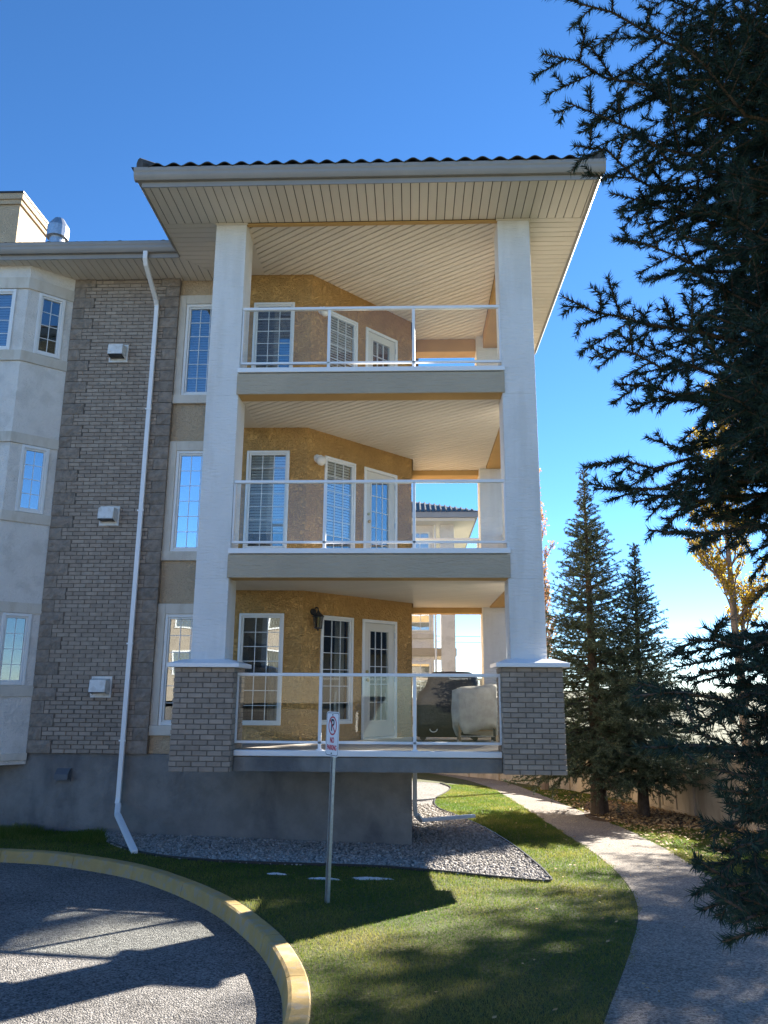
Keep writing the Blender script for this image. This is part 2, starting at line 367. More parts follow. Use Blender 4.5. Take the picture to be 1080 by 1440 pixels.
def terrain():
    vv = []
    def cells(x0, x1, y0, y1, d, test):
        xs = np.arange(x0, x1-1e-6, d); ys = np.arange(y0, y1-1e-6, d)
        X, Y = np.meshgrid(xs, ys); X = X.ravel(); Y = Y.ravel()
        if test:
            k = ~inside(X+d/2, Y+d/2, drive_poly); X = X[k]; Y = Y[k]
        q = np.stack([np.stack([X, Y, gv(X, Y)], 1), np.stack([X+d, Y, gv(X+d, Y)], 1), np.stack([X+d, Y+d, gv(X+d, Y+d)], 1), np.stack([X, Y+d, gv(X, Y+d)], 1)], 1)
        vv.append(q.reshape(-1, 3))
    cells(-12, 0, -3, 12, 0.06, True)
    cells(0, 12, -3, 12, 1.0, False)
    cells(-14, 16, 12, 34, 1.0, False)
    def quad(x0, x1, y0, y1):
        vv.append(np.array([(x0,y0,g(x0,y0)),(x1,y0,g(x1,y0)),(x1,y1,g(x1,y1)),(x0,y1,g(x0,y1))], float))
    quad(-14, -12, 8.2, 12); quad(12, 16, -30, 12); quad(0, 12, -30, -3); quad(16, 900, -30, 34)
    quad(-900, -14, 8.2, 34); quad(-14, 16, 34, 1500); quad(-900, -14, 34, 1500); quad(16, 900, 34, 1500)
    o = np_mesh('lawn', np.concatenate(vv), 4, m_lawn); o['kind'] = 'structure'
terrain()
# driveway: asphalt 0.13 m below the lawn
dp = [(x, y) for x, y in kerb_mid] + [(-1.6, -30), (-900, -30), (-900, 8.2)]
sheet('driveway', dp, -0.13, m_asph)
sheet('footpath', path_poly, 0.006, m_path)
sheet('gravel_bed', gravel_poly, 0.004, m_gbed)
mulch_poly = catmull([(3.7, 17.3), (4.2, 16.7), (5.2, 16.3), (6.3, 15.9), (7.2, 15.6), (7.4, 16.4), (6.6, 18.0), (6.0, 20.4), (5.4, 22.0), (4.6, 21.4), (4.1, 19.6)], 5, True)
sheet('mulch_bed', mulch_poly, 0.008, m_mulch)

# kerb: real stones with joints
kerb = empty('kerb', (-3, 9.8, g(-3, 9.8))); kerb['kind'] = 'structure'
def kerb_stones():
    line = kerb_out; acc = 0; seg = [line[0]]; segs = []
    for i in range(1, len(line)):
        d = math.dist(line[i-1], line[i]); acc += d; seg.append(line[i])
        if acc > 1.12: segs.append(seg); seg = [line[i]]; acc = 0
    if len(seg) > 1: segs.append(seg)
    prof = [(0, -.16), (0, .006), (.012, .014), (.125, .014), (.15, .004), (.185, -.15)]
    for s_ in segs:
        b = MB(); L_ = len(s_); vv = []
        for i, p in enumerate(s_):
            a = Vector(s_[max(i-1,0)]); c = Vector(s_[min(i+1,L_-1)]); t = (c-a).normalized(); q = Vector(p)
            if i == 0: q = q + t*0.006
            if i == L_-1: q = q - t*0.006
            for o_, h in prof:
                x = q.x+t.y*o_; y = q.y-t.x*o_; vv.append((x, y, g(x, y)+h+random.uniform(-.002,.002)))
        n = len(prof); ff = []
        for i in range(L_-1):
            for k in range(n-1): ff.append((i*n+k, i*n+k+1, (i+1)*n+k+1, (i+1)*n+k))
        ff += [tuple(range(n-1,-1,-1)), tuple(range((L_-1)*n, L_*n))]
        b.add(vv, ff); b.build('kerb_stone', m_kerb, kerb)
kerb_stones()

# ------------------------------------------------------------------ the apartment building
B = empty('apartment_building', (0, 0, 0))
tag(B, 'three storey stucco and brick apartment block with white columns and stacked corner balconies', 'building')
FL = [1.51, 4.278, 7.05]            # deck heights
CE = [3.872, 6.648, 9.533]          # ceiling heights
F_in = Fr((-3.2, 12.35), (1, 0))    # balcony back wall
F_an = Fr((-1.75, 12.35), (1.757, 1.885))
LAN = 2.577
F_ws = Fr((-4.3, 12.55), (1, 0))    # stucco strip beside the brick wall
F_bf = Fr((-10.0, 11.96), (1, 0))   # bay front
F_bc = Fr((-6.66, 11.96), (0.58, 0.50))
LBC = math.hypot(0.58, 0.50)

def wall_holes(F, u0, u1, z0, z1, holes, name, m, th=0.18):
    us = sorted({u0, u1, *[h[0] for h in holes], *[h[1] for h in holes]}); zs = sorted({z0, z1, *[h[2] for h in holes], *[h[3] for h in holes]})
    b = MB()
    for i in range(len(us)-1):
        for k in range(len(zs)-1):
            cu = (us[i]+us[i+1])/2; cz = (zs[k]+zs[k+1])/2
            if any(h[0] < cu < h[1] and h[2] < cz < h[3] for h in holes): continue
            P = F.p; b.add([P(us[i],0,zs[k]),P(us[i+1],0,zs[k]),P(us[i+1],0,zs[k+1]),P(us[i],0,zs[k+1])], [(0,1,2,3)])
    for h in holes:
        P = F.p; a, c, d, e = h
        for q in (((a,0,d),(a,0,e),(a,-th,e),(a,-th,d)), ((c,0,d),(c,-th,d),(c,-th,e),(c,0,e)), ((a,0,d),(a,-th,d),(c,-th,d),(c,0,d)), ((a,0,e),(c,0,e),(c,-th,e),(a,-th,e))):
            b.add([P(*x) for x in q], [(0,1,2,3)])
    # back of the wall
    P = F.p
    return b.build(name, m, B)

pane_cache = {}
def panes(F, us, zs, w, parent, m=m_pane):
    for i in range(len(us)-1):
        for k in range(len(zs)-1):
            du = us[i+1]-us[i]; dz = zs[k+1]-zs[k]; key = (round(du,4), round(dz,4), round(F.u.x,4), m.name)
            if key not in pane_cache:
                b = MB(); F0 = Fr((0,0),(F.u.x,F.u.y)); b.fbox(F0, -du/2, du/2, -.003, .003, -dz/2, dz/2); pane_cache[key] = b.mesh('pane', m)
            link('pane', pane_cache[key], parent, F.p((us[i]+us[i+1])/2, w, (zs[k]+zs[k+1])/2))

def slats(F, u0, u1, z0, z1, w, parent, m, name='blind', pitch=0.05):
    b = MB(); z = z1
    while z > z0+pitch*.5:
        P = F.p; b.add([P(u0,w+.010,z-pitch*.92),P(u1,w+.010,z-pitch*.92),P(u1,w-.012,z),P(u0,w-.012,z)], [(0,1,2,3)])
        z -= pitch
    return b.build(name, m, parent)
def drape(F, u0, u1, z0, z1, w, parent, m, name='curtain', folds=5, swag=False):
    n = 36; rows = 8; vv = []; ff = []
    for k in range(rows+1):
        for i in range(n+1):
            t = i/n; u = u0+(u1-u0)*t; zt = z1; zb = z0
            if swag: zb = z1-(z1-z0)*(0.45+0.55*math.sin(math.pi*t)); 
            z = zt+(zb-zt)*k/rows
            ww = w+0.022*math.sin(folds*2*math.pi*t+0.4*k*.2) if not swag else w+0.02*math.sin(k*2.2+2*math.sin(math.pi*t))
            vv.append(F.p(u, ww, z))
    for k in range(rows):
        for i in range(n): a = k*(n+1)+i; ff.append((a, a+n+1, a+n+2, a+1))
    b = MB(); b.add(vv, ff); return b.build(name, m, parent, smooth=True)

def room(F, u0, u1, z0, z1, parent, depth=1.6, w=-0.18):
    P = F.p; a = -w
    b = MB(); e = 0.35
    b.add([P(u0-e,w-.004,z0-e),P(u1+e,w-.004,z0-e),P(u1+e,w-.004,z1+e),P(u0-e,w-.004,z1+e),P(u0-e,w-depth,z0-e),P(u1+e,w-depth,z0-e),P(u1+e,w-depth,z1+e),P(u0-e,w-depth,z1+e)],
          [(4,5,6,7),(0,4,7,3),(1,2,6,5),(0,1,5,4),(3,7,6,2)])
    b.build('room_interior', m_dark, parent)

def window(F, u0, u1, z0, z1, cols, rows, back='dark', fw=0.05, proud=0.025, pm=None, label=None):
    b = MB()
    for (a, c, d, e) in ((u0,u0+fw,z0,z1),(u1-fw,u1,z0,z1),(u0+fw,u1-fw,z0,z0+fw),(u0+fw,u1-fw,z1-fw,z1)):
        b.fbox(F, a, c, -0.07, proud, d, e)
    o = b.build('window', m_vinyl, B, bevel=0.006)
    if label: o['label'] = label
    s = 0.028      # inner sash, stepped back
    b = MB(); a0, a1, c0, c1 = u0+fw+.001, u1-fw-.001, z0+fw+.001, z1-fw-.001
    for (a, c, d, e) in ((a0,a0+s,c0,c1),(a1-s,a1,c0,c1),(a0+s,a1-s,c0,c0+s),(a0+s,a1-s,c1-s,c1)):
        b.fbox(F, a, c, -0.06, proud-.022, d, e)
    b.build('sash', m_vinyl, o, bevel=0.004)
    a0 += s; a1 -= s; c0 += s; c1 -= s
    us = [a0+(a1-a0)*i/cols for i in range(cols+1)]; zs = [c0+(c1-c0)*i/rows for i in range(rows+1)]
    b = MB(); h = 0.007
    h = .0052
    for u in us[1:-1]: b.fbox(F, u-h, u+h, -0.036, -0.018, c0, c1)
    for z in zs[1:-1]: b.fbox(F, a0, a1, -0.034, -0.020, z-h, z+h)
    b.build('muntin_grid', m_munt, o)
    panes(F, us, zs, -0.027, o, pm or m_pane)
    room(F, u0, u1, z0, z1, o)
    if back == 'blind': slats(F, a0, a1, c0+.02, c1, -0.075, o, m_blind)
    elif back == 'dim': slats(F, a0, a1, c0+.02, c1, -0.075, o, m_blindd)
    elif back == 'half': slats(F, a0, a1, c0+(c1-c0)*.18, c1, -0.075, o, m_blind)
    elif back == 'curtain':
        drape(F, a0, a1, c1-.42, c1, -0.12, o, m_swag, 'valance', swag=True)
        drape(F, a1-(a1-a0)*.30, a1, c0, c1, -0.14, o, m_curt, folds=4)
    elif back == 'side':
        drape(F, a1-(a1-a0)*.38, a1, c0, c1, -0.14, o, m_curt, folds=4); drape(F, a0, a0+(a1-a0)*.12, c0, c1, -0.14, o, m_curt, folds=2)
    return o

# --- foundation
b = MB(); b.box(-14, 0.0, 12.5, 26, -1.2, 1.228); b.box(-14, -3.3, 12.5, 12.9, 1.228, 1.30)
b.build('foundation_wall', m_conc, B)
# small dark vent in the foundation
b = MB(); b.fbox(Fr((-5.575, 12.5), (1,0)), 0, .23, 0, .03, .885, 1.085)
m_dvent = M('dark grey vent', (0.10, 0.11, 0.125), 0.5)
fv = b.build('foundation_vent', m_dvent, B)
b = MB(); b.add([(-5.565,12.38,.92),(-5.355,12.38,.92),(-5.355,12.47,.92),(-5.565,12.47,.92),(-5.565,12.38,1.0),(-5.355,12.38,1.0),(-5.355,12.469,1.08),(-5.565,12.469,1.08)], [(4,5,6,7),(0,1,5,4),(1,2,6,5),(3,0,4,7)])
b.build('vent_hood', m_dvent, fv)

# --- building core walls behind everything (right flank, rear, left)
b = MB(); b.box(-14, -0.003, 14.9, 26, 1.228, 9.6)
b.build('core_wall', m_tan, B)
b = MB(); b.box(-14, -10.0, 12.55, 14.9, 1.0, 9.6); b.build('end_wall', m_tan, B)

# --- stucco strip left of the balconies with three windows in pale surrounds
S_TOP = [9.06, 6.30, 3.50]; S_BOT = [7.31, 4.54, 1.74]
ho = [(0.265, 1.12, S_BOT[k], S_TOP[k]) for k in range(3)]
wall_holes(F_ws, 0.0, 1.40, 1.304, 9.6, ho, 'stucco_wall', m_tan)
for k in range(3):
    a, c, d, e = ho[k]; t0 = d-.155; b = MB()
    for q in ((a-.165, a, d, e+.17), (c, c+.165, d, e+.17), (a, c, e, e+.17)): b.fbox(F_ws, q[0], q[1], 0, .045, q[2], q[3])
    b.fbox(F_ws, a-.215, c+.2, 0, .07, t0, d)
    b.build('window_surround', m_trim, B, bevel=0.008)
    window(F_ws, a, c, d, e, 4, 6, ('dim', 'dark', 'dark')[k], pm=(None, m_pane2, None)[k])

# --- brick wall: bricks, quoin stones
XB0, XB1, YB = -6.08, -4.16, 12.45
b = MB(); b.box(XB0-.2, XB1-.012, YB+.012, 12.56, 1.305, 9.56); bw = b.build('brick_wall', m_mort, B)
CH = 0.0672; NC = int((9.53-1.305)/CH)
brick_mesh = {}
def brick_me(l, h, d, m, nm):
    key = (round(l,2), round(h,3), round(d,2), nm)
    if key not in brick_mesh:
        b = MB(); b.box(-l/2, l/2, -d/2, d/2, -h/2, h/2); me = b.mesh(nm, m)
        bm = bmesh.new(); bm.from_mesh(me)
        bmesh.ops.bevel(bm, geom=[e for e in bm.edges if all(v.co.y < 0 for v in e.verts)], offset=0.004, segments=1, affect='EDGES'); bm.to_mesh(me); bm.free()
        brick_mesh[key] = me
    return brick_mesh[key]
n_brick = 0
LV = []; LT = []   # merged wall bricks
def quoin_span(row, side):
    blk = row//3
    return 0.385 if (blk % 2 == 0) else 0.20 if side == 0 else 0.30
wall_bricks = []
for r in range(NC):
    z = 1.305+CH*(r+.5); blk = r//3
    ql = 0.385 if blk % 2 == 0 else 0.215
    qr = 0.345 if blk % 2 == 0 else 0.245
    x0 = XB0+ql; x1 = XB1-qr; x = x0-(0.1 if r % 2 else 0.0)*0 ; off = 0.10 if r % 2 else 0.0
    k0 = math.floor((x0-(-6.08)-off)/0.203)
    xs = [-6.08+off+0.203*i for i in range(k0, k0+14)]
    for xa in xs:
        a = max(xa+.005, x0+.004); c = min(xa+.203-.005, x1-.004)
        if c-a > 0.03: wall_bricks.append((a, c, z, r))
wall_bricks.sort(key=lambda q: (q[3], q[0]))
N_SINGLE_WALL = 112
mb = MB(); tones = []
for i, (a, c, z, r) in enumerate(wall_bricks):
    j = random.uniform(-.0025, .0025)
    if i < N_SINGLE_WALL:
        link('brick', brick_me(round(c-a,2), CH-.010, .02, m_brick, 'brick'), bw, ((a+c)/2, YB+.002+j, z))
    else:
        mb.box(a, c, YB-.008+j, YB+.013, z-CH/2+.005, z+CH/2-.005); tones += [random.random()]*8
o = mb.build('brick_courses', m_brickt, bw); o['kind'] = 'stuff'
at = o.data.attributes.new('tone', 'FLOAT', 'POINT'); at.data.foreach_set('value', tones)
# quoin stones: both edges, with split faces
def stone(x0, x1, y0, y1, z0, z1, parent):
    b = MB(); nx = max(2, int((x1-x0)/.06)); nz = 3; vv = []; ff = []
    for k in range(nz+1):
        for i in range(nx+1):
            e = (i in (0, nx)) or (k in (0, nz)); vv.append((x0+(x1-x0)*i/nx, y0-(0 if e else random.uniform(.006, .022)), z0+(z1-z0)*k/nz))
    for k in range(nz):
        for i in range(nx): a = k*(nx+1)+i; ff.append((a, a+1, a+nx+2, a+nx+1))
    b.add(vv, ff); b.add([(x0,y0,z0),(x1,y0,z0),(x1,y0,z1),(x0,y0,z1),(x0,y1,z0),(x1,y1,z0),(x1,y1,z1),(x0,y1,z1)], [(0,4,5,1),(3,2,6,7),(1,5,6,2),(0,3,7,4)])
    b.build('quoin_stone', m_quoin, parent)
for blk in range(NC//3+1):
    z0 = 1.305+CH*3*blk+.005; z1 = min(z0+CH*3-.010, 9.53)
    if z1-z0 < .06: continue
    ql = 0.385 if blk % 2 == 0 else 0.215
    qr = 0.345 if blk % 2 == 0 else 0.245
    stone(XB0, XB0+ql-.005, YB-.008, YB+.013, z0, z1, bw)
    stone(XB1-qr+.005, XB1, YB-.010, YB+.10, z0, z1, bw)

# --- bay at the left edge
def bay():
    wz = [(7.94, 9.08), (5.14, 6.29), (2.35, 3.48)]
    wall_holes(F_bf, 0, 3.34, 1.2, 9.6, [(1.9, 3.14, a, c) for a, c in wz], 'bay_wall', m_grey)
    wall_holes(F_bc, 0, LBC, 1.2, 9.6, [(0.185, 0.625, a, c) for a, c in wz], 'bay_wall', m_grey)
    b = MB(); b.prism([(-10,11.97),(-6.66,11.97),(-6.09,12.46),(-6.09,12.7),(-10,12.7)], 1.14, 1.199); b.build('bay_floor', m_grey, B)
    for k, (a, c) in enumerate(wz):
        window(F_bf, 1.9, 3.14, a, c, 4, 4, ('dim','dark','dim')[k])
        window(F_bc, 0.185, 0.625, a, c, 2, 4, ('dark','dark','dark')[k], pm=(None, m_pane2, None)[k])
    bands = [(9.09, 9.30), (7.745, 7.935), (6.295, 6.475), (4.965, 5.135), (3.485, 3.655), (2.17, 2.345), (1.2, 1.312)]
    for z0, z1 in bands:
        def ring(d): 
            return [(-10, 11.96-d), (-6.66+d*.36, 11.96-d), (-6.08+d*.5, 12.46-d*.3), (-6.08, 12.47), (-6.08-.05, 12.47), (-6.66, 11.97), (-10, 11.97)]
        b = MB(); b.prism(ring(.035), z0, z1); b.build('stucco_band', m_trim, B, bevel=0.006)
bay()

# --- wall behind the balconies: straight part and angled part
for_in = []; for_an = []
wt = [3.50, 6.235, 8.975]; wbm = [1.76, 4.53, 7.22]
h_in = [(0.43, 1.155, wbm[k], wt[k]) for k in range(3)]
h_an = []
for k in range(3): h_an += [(0.385, 1.105, wbm[k], wt[k]), (1.32, 2.17, FL[k]-.02, wt[k])]
wall_holes(F_in, 0.0, 1.45, 1.3, 9.6, h_in, 'stucco_wall', m_gold)
wall_holes(F_an, 0.0, LAN, 1.3, 9.6, h_an, 'stucco_wall', m_gold)
b = MB(); ex = F_an.p(LAN, 0, 0); b.add([(ex.x, ex.y, 1.3), (ex.x, 14.95, 1.3), (ex.x, 14.95, 9.6), (ex.x, ex.y, 9.6)], [(0,1,2,3)]); b.build('stucco_wall', m_gold, B)
for k in range(3):
    window(F_in, *h_in[k], 3, 7, ('curtain', 'half', 'dim')[k], fw=0.042)
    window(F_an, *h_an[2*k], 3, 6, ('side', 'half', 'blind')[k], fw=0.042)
def door(F, u0, u1, z0, z1, blind):
    fw = 0.055; b = MB()
    for q in ((u0,u0+fw,z0,z1),(u1-fw,u1,z0,z1),(u0+fw,u1-fw,z1-fw,z1)): b.fbox(F, q[0], q[1], -.10, .02, q[2], q[3])
    b.fbox(F, u0+fw, u1-fw, -.10, .03, z0, z0+.035)
    o = b.build('door', m_vinyl, B, bevel=.005)
    d0, d1, e0, e1 = u0+fw+.004, u1-fw-.004, z0+.04, z1-fw-.004
    g0, g1, h0, h1 = d0+.14, d1-.14, e0+.27, e1-.14
    b = MB()
    for q in ((d0,g0,e0,e1),(g1,d1,e0,e1),(g0,g1,e0,h0),(g0,g1,h1,e1)): b.fbox(F, q[0], q[1], -.06, -.012, q[2], q[3])
    b.build('door_leaf', m_door, o)
    b = MB(); t = .03
    for q in ((g0-t,g0,h0-t,h1+t),(g1,g1+t,h0-t,h1+t),(g0,g1,h0-t,h0),(g0,g1,h1,h1+t)): b.fbox(F, q[0], q[1], -.012, .002, q[2], q[3])
    b.build('glazing_bead', m_door, o, bevel=.004)
    us = [g0+(g1-g0)*i/3 for i in range(4)]; zs = [h0+(h1-h0)*i/5 for i in range(6)]
    b = MB(); h = .0055
    for u in us[1:-1]: b.fbox(F, u-h, u+h, -.042, -.024, h0, h1)
    for z in zs[1:-1]: b.fbox(F, g0, g1, -.040, -.026, z-h, z+h)
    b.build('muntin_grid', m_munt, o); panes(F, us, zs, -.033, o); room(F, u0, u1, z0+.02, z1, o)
    if blind: slats(F, g0-.03, g1+.03, h0, h1, -.12, o, blind)
    b = MB(); c = F.p(d0+.07, .018, z0+.98); b.lathe([(.004,-.03),(.02,-.026),(.03,-.01),(.03,.012),(.018,.026),(.003,.03)], c, 12); b.build('door_knob', m_brass, o, smooth=True)
    b = MB(); b.tube([F.p(d0+.07,-.012,z0+1.12), F.p(d0+.07,.012,z0+1.12)], .026, 10); b.build('deadbolt', m_brass, o)
    for zz in (z0+.25, z0+1.0, z1-.25):
        b = MB(); b.tube([F.p(u1-fw-.002,.012,zz-.05), F.p(u1-fw-.002,.012,zz+.05)], .010, 6); b.build('hinge', m_galv, o)
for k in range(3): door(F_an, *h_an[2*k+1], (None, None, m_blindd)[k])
# wall lamps
def globe_lamp(z):
    c = F_an.p(.21, 0, z); b = MB(); b.tube([F_an.p(.21,0,z+.06), F_an.p(.21,.03,z+.06)], .07, 14); b.tube([F_an.p(.21,.03,z+.06), F_an.p(.21,.11,z+.06)], .045, 12)
    o = b.build('wall_lamp', m_vinyl, B, smooth=False)
    b = MB(); q = F_an.p(.21, .12, z); b.lathe([(.085*math.cos(a), .085*math.sin(a)) for a in [math.pi*(i/10-.5) for i in range(11)]], q, 16); b.build('globe', m_globe, o, smooth=True)
globe_lamp(6.08); globe_lamp(8.83)
def lantern(z):
    P = F_an.p; b = MB()
    b.tube([P(.21,0,z+.12), P(.21,.02,z+.12)], .055, 12); b.tube([P(.21,.02,z+.14), P(.21,.08,z+.19), P(.21,.13,z+.17), P(.21,.14,z+.11)], .011, 6)
    c = P(.21,.14,z); b.lathe([(.012,.13),(.03,.10),(.095,.04),(.098,.03),(.02,.028)][::-1], c, 8)
    for k in range(6):
        a = k*math.pi/3; b.tube([c+Vector((.082*math.cos(a),.082*math.sin(a),.035)), c+Vector((.062*math.cos(a),.062*math.sin(a),-.15))], .006, 4)
    b.lathe([(.004,-.20),(.02,-.17),(.07,-.155),(.07,-.145)], c, 8)
    o = b.build('wall_lamp', m_black, B); o['label'] = 'black lantern lamp'
    b = MB(); b.lathe([(.056,-.145),(.074,.03)], c, 8); b.build('lantern_glass', glass_mat('lantern glass', 0.12, (.5,.48,.42)), o)
lantern(3.42)

# --- balcony slabs, columns, piers
deck_poly = [(-3.07, 10.84), (1.845, 10.84), (1.845, 15.35), (0.02, 15.35), (0.02, 14.2), (-1.79, 12.30), (-3.07, 12.30)]
for k in range(3):
    zt = FL[k]
    b = MB(); b.prism(deck_poly, zt-.09, zt-.012); sl = b.build('balcony_slab', m_deck, B)
    m = m_conc if k == 0 else m_beam; zb = (1.232, 3.854, 6.629)[k]
    x0, x1 = (-2.41, 1.205) if k == 0 else (-2.628, 1.395)
    b = MB(); b.box(x0, x1, 10.775, 11.08, zb+.003, zt-.088); b.build('front_beam', m, sl, bevel=.006)
    if k: b = MB(); b.box(-2.60, 1.36, 10.79, 11.07, zb, zb+.003); b.build('beam_underside', m_beamu, sl)
    # side and rear beams
    b = MB(); b.box(1.50, 1.85, 11.30, 14.86, zb+.0, zt-.092); b.build('side_beam', m_beamu if k else m_conc, sl)
    b = MB(); b.box(0.004, 1.36, 15.02, 15.34, zb-.09 if k else zb, zt-.092); b.build('rear_beam', m_beamu if k else m_conc, sl)
    # white metal cap on the slab edge
    b = MB(); xa, xb_ = (-2.41, 1.205) if k == 0 else (-2.625, 1.40)
    b.box(xa, xb_, 10.755, 10.90, zt-.075, zt); b.build('edge_trim', m_white, sl, bevel=.008)
    b = MB(); b.box(1.80, 1.875, 11.32, 14.86, zt-.075, zt); b.box(0.03, 1.36, 15.30, 15.375, zt-.075, zt); b.build('edge_trim', m_white, sl, bevel=.006)
b = MB(); b.box(1.50, 1.85, 11.30, 14.86, 9.24, 9.53); b.build('side_beam', m_beamu, B)
b = MB(); b.box(0.004, 1.36, 15.02, 15.34, 9.24, 9.53); b.build('rear_beam', m_beamu, B)
b = MB(); b.box(-2.60, 1.36, 10.80, 10.86, 9.50, 9.531); b.build('ceiling_trim', m_beamu, B)

def column(x0, x1, y0, y1, z0):
    o = None
    cuts = [z0, 3.846, 6.62, 9.528]
    b = MB()
    for i in range(3):
        e = 0.0
        b.box(x0+e, x1-e, y0+e, y1-e, cuts[i]+(.0015 if i else 0), cuts[i+1]-.0015)
    b.box(x0+.006, x1-.006, y0+.006, y1-.006, z0, 9.5)
    o = b.build('column', m_col, B, bevel=.004)
    b = MB(); b.box(x0-.02, x1+.02, y0-.02, y1+.02, 9.505, 9.530); b.build('column_trim', m_soff, o)
    return o
column(-3.087, -2.605, 10.80, 11.30, 2.70); column(1.362, 1.857, 10.80, 11.30, 2.73)
column(1.362, 1.857, 14.87, 15.36, 1.20); column(-3.087, -2.605, 11.95, 12.34, 1.30) if False else None

def pier(x0, x1, y0, y1, z0, z1, cap0, cap1, visible_side):
    b = MB(); b.box(x0+.012, x1-.012, y0+.012, y1-.012, z0+.004, z1); p = b.build('brick_pier', m_mort, B)
    rows = round((z1-z0)/CH); ch = (z1-z0)/rows
    rest = MB(); tn = []
    for r in range(rows):
        zc = z0+ch*(r+.5); off = .10 if r % 2 else 0
        x = x0-off
        while x < x1-.01:
            a = max(x+.005, x0); c = min(x+.198, x1)
            if c-a > .03: link('brick', brick_me(round(c-a,2), ch-.010, .02, m_brick, 'brick'), p, ((a+c)/2, y0+.010+random.uniform(-.003,.002), zc))
            x += .203
        for xs_, sgn in ((x0, -1), (x1, 1)):
            y = y0+.022-(.10 if r % 2 == 0 else 0)
            while y < y1-.01:
                a = max(y+.005, y0+.023); c = min(y+.198, y1)
                if c-a > .03:
                    j = random.uniform(-.003,.002); rest.box(*sorted((xs_+sgn*j, xs_-sgn*.02)), a, c, zc-ch/2+.005, zc+ch/2-.005); tn.extend([random.random()]*8)
                y += .203
        x = x0+.02
        while x < x1-.03: c = min(x+.193, x1-.022); rest.box(x, c, y1-.014, y1, zc-ch/2+.005, zc+ch/2-.005); tn.extend([random.random()]*8); x += .203
    o = rest.build('brick_courses', m_brickt, p); o['kind'] = 'stuff'
    at = o.data.attributes.new('tone', 'FLOAT', 'POINT'); at.data.foreach_set('value', tn)
    b = MB(); e = .08; q = .10
    b.add([(x0-e,y0-e,cap0),(x1+e,y0-e,cap0),(x1+e,y1+e,cap0),(x0-e,y1+e,cap0),(x0-e,y0-e,cap0+.055),(x1+e,y0-e,cap0+.055),(x1+e,y1+e,cap0+.055),(x0-e,y1+e,cap0+.055),
           (x0+q,y0+q,cap1),(x1-q,y0+q,cap1),(x1-q,y1-q,cap1),(x0+q,y1-q,cap1)],
          [(0,3,2,1),(0,1,5,4),(1,2,6,5),(2,3,7,6),(3,0,4,7),(4,5,9,8),(5,6,10,9),(6,7,11,10),(7,4,8,11),(8,9,10,11)])
    b.build('pier_cap', m_white, p, bevel=.006)
pier(-3.24, -2.415, 10.60, 11.28, 1.235, 2.60, 2.60, 2.71, 1)
pier(1.21, 2.03, 10.60, 11.28, 1.235, 2.62, 2.62, 2.735, -1)
pier(1.21, 2.03, 14.80, 15.45, 1.235, 2.62, 2.62, 2.735, -1) if False else None

# --- railings
def railing(k):
    zt = FL[k]; ztop = zt+1.025
    x0, x1 = (-2.44, 1.235) if k == 0 else (-2.60, 1.362)
    if k == 0: x0, x1 = -2.42, 1.215
    Y = 10.845
    b = MB(); b.box(x0, x1, Y-.03, Y+.03, ztop-.045, ztop); o = b.build('balcony_railing', m_white, B, bevel=.008)
    b = MB(); b.box(x0, x1, Y-.02, Y+.02, zt+.085, zt+.118); b.build('bottom_rail', m_white, o, bevel=.004)
    ps = [-1.255, 0.04]
    for px in ps:
        b = MB(); b.box(px-.022, px+.022, Y-.02, Y+.02, zt+.001, ztop-.046); b.build('rail_post', m_white, o, bevel=.003)
        b = MB(); b.box(px-.045, px+.045, Y-.045, Y+.045, zt+.001, zt+.012); b.build('post_foot', m_white, o)
    ends = [x0+.02]+ps+[x1-.02]
    for px in (x0+.012, x1-.012):
        b = MB(); b.box(px-.012, px+.012, Y-.02, Y+.02, zt+.119, ztop-.046); b.build('rail_post', m_white, o)
    for a, c in zip(ends[:-1], ends[1:]):
        b = MB(); b.box(a+.026, c-.026, Y-.003, Y+.003, zt+.120, ztop-.046); b.build('glass_panel', m_rglass, o)
    # right side and rear runs
    for run in ('side', 'rear'):
        if run == 'side': F = Fr((1.80, 11.31), (0, 1)); L_ = 3.55
        else: F = Fr((0.03, 15.33), (1, 0)); L_ = 1.33
        b = MB(); b.fbox(F, 0, L_, -.03, .03, ztop-.045, ztop); o2 = b.build('balcony_railing', m_white, B, bevel=.006)
        b = MB(); b.fbox(F, 0, L_, -.02, .02, zt+.085, zt+.118); b.build('bottom_rail', m_white, o2)
        n = 3 if run == 'side' else 1
        for i in range(n+1):
            u = min(max(L_*i/n, .022), L_-.022); b = MB(); b.fbox(F, u-.02, u+.02, -.02, .02, zt+.002, ztop-.046); b.build('rail_post', m_white, o2)
        for i in range(n):
            b = MB(); b.fbox(F, L_*i/n+.045, L_*(i+1)/n-.045, -.003, .003, zt+.12, ztop-.046); b.build('glass_panel', m_rglass, o2)
for k in range(3): railing(k)

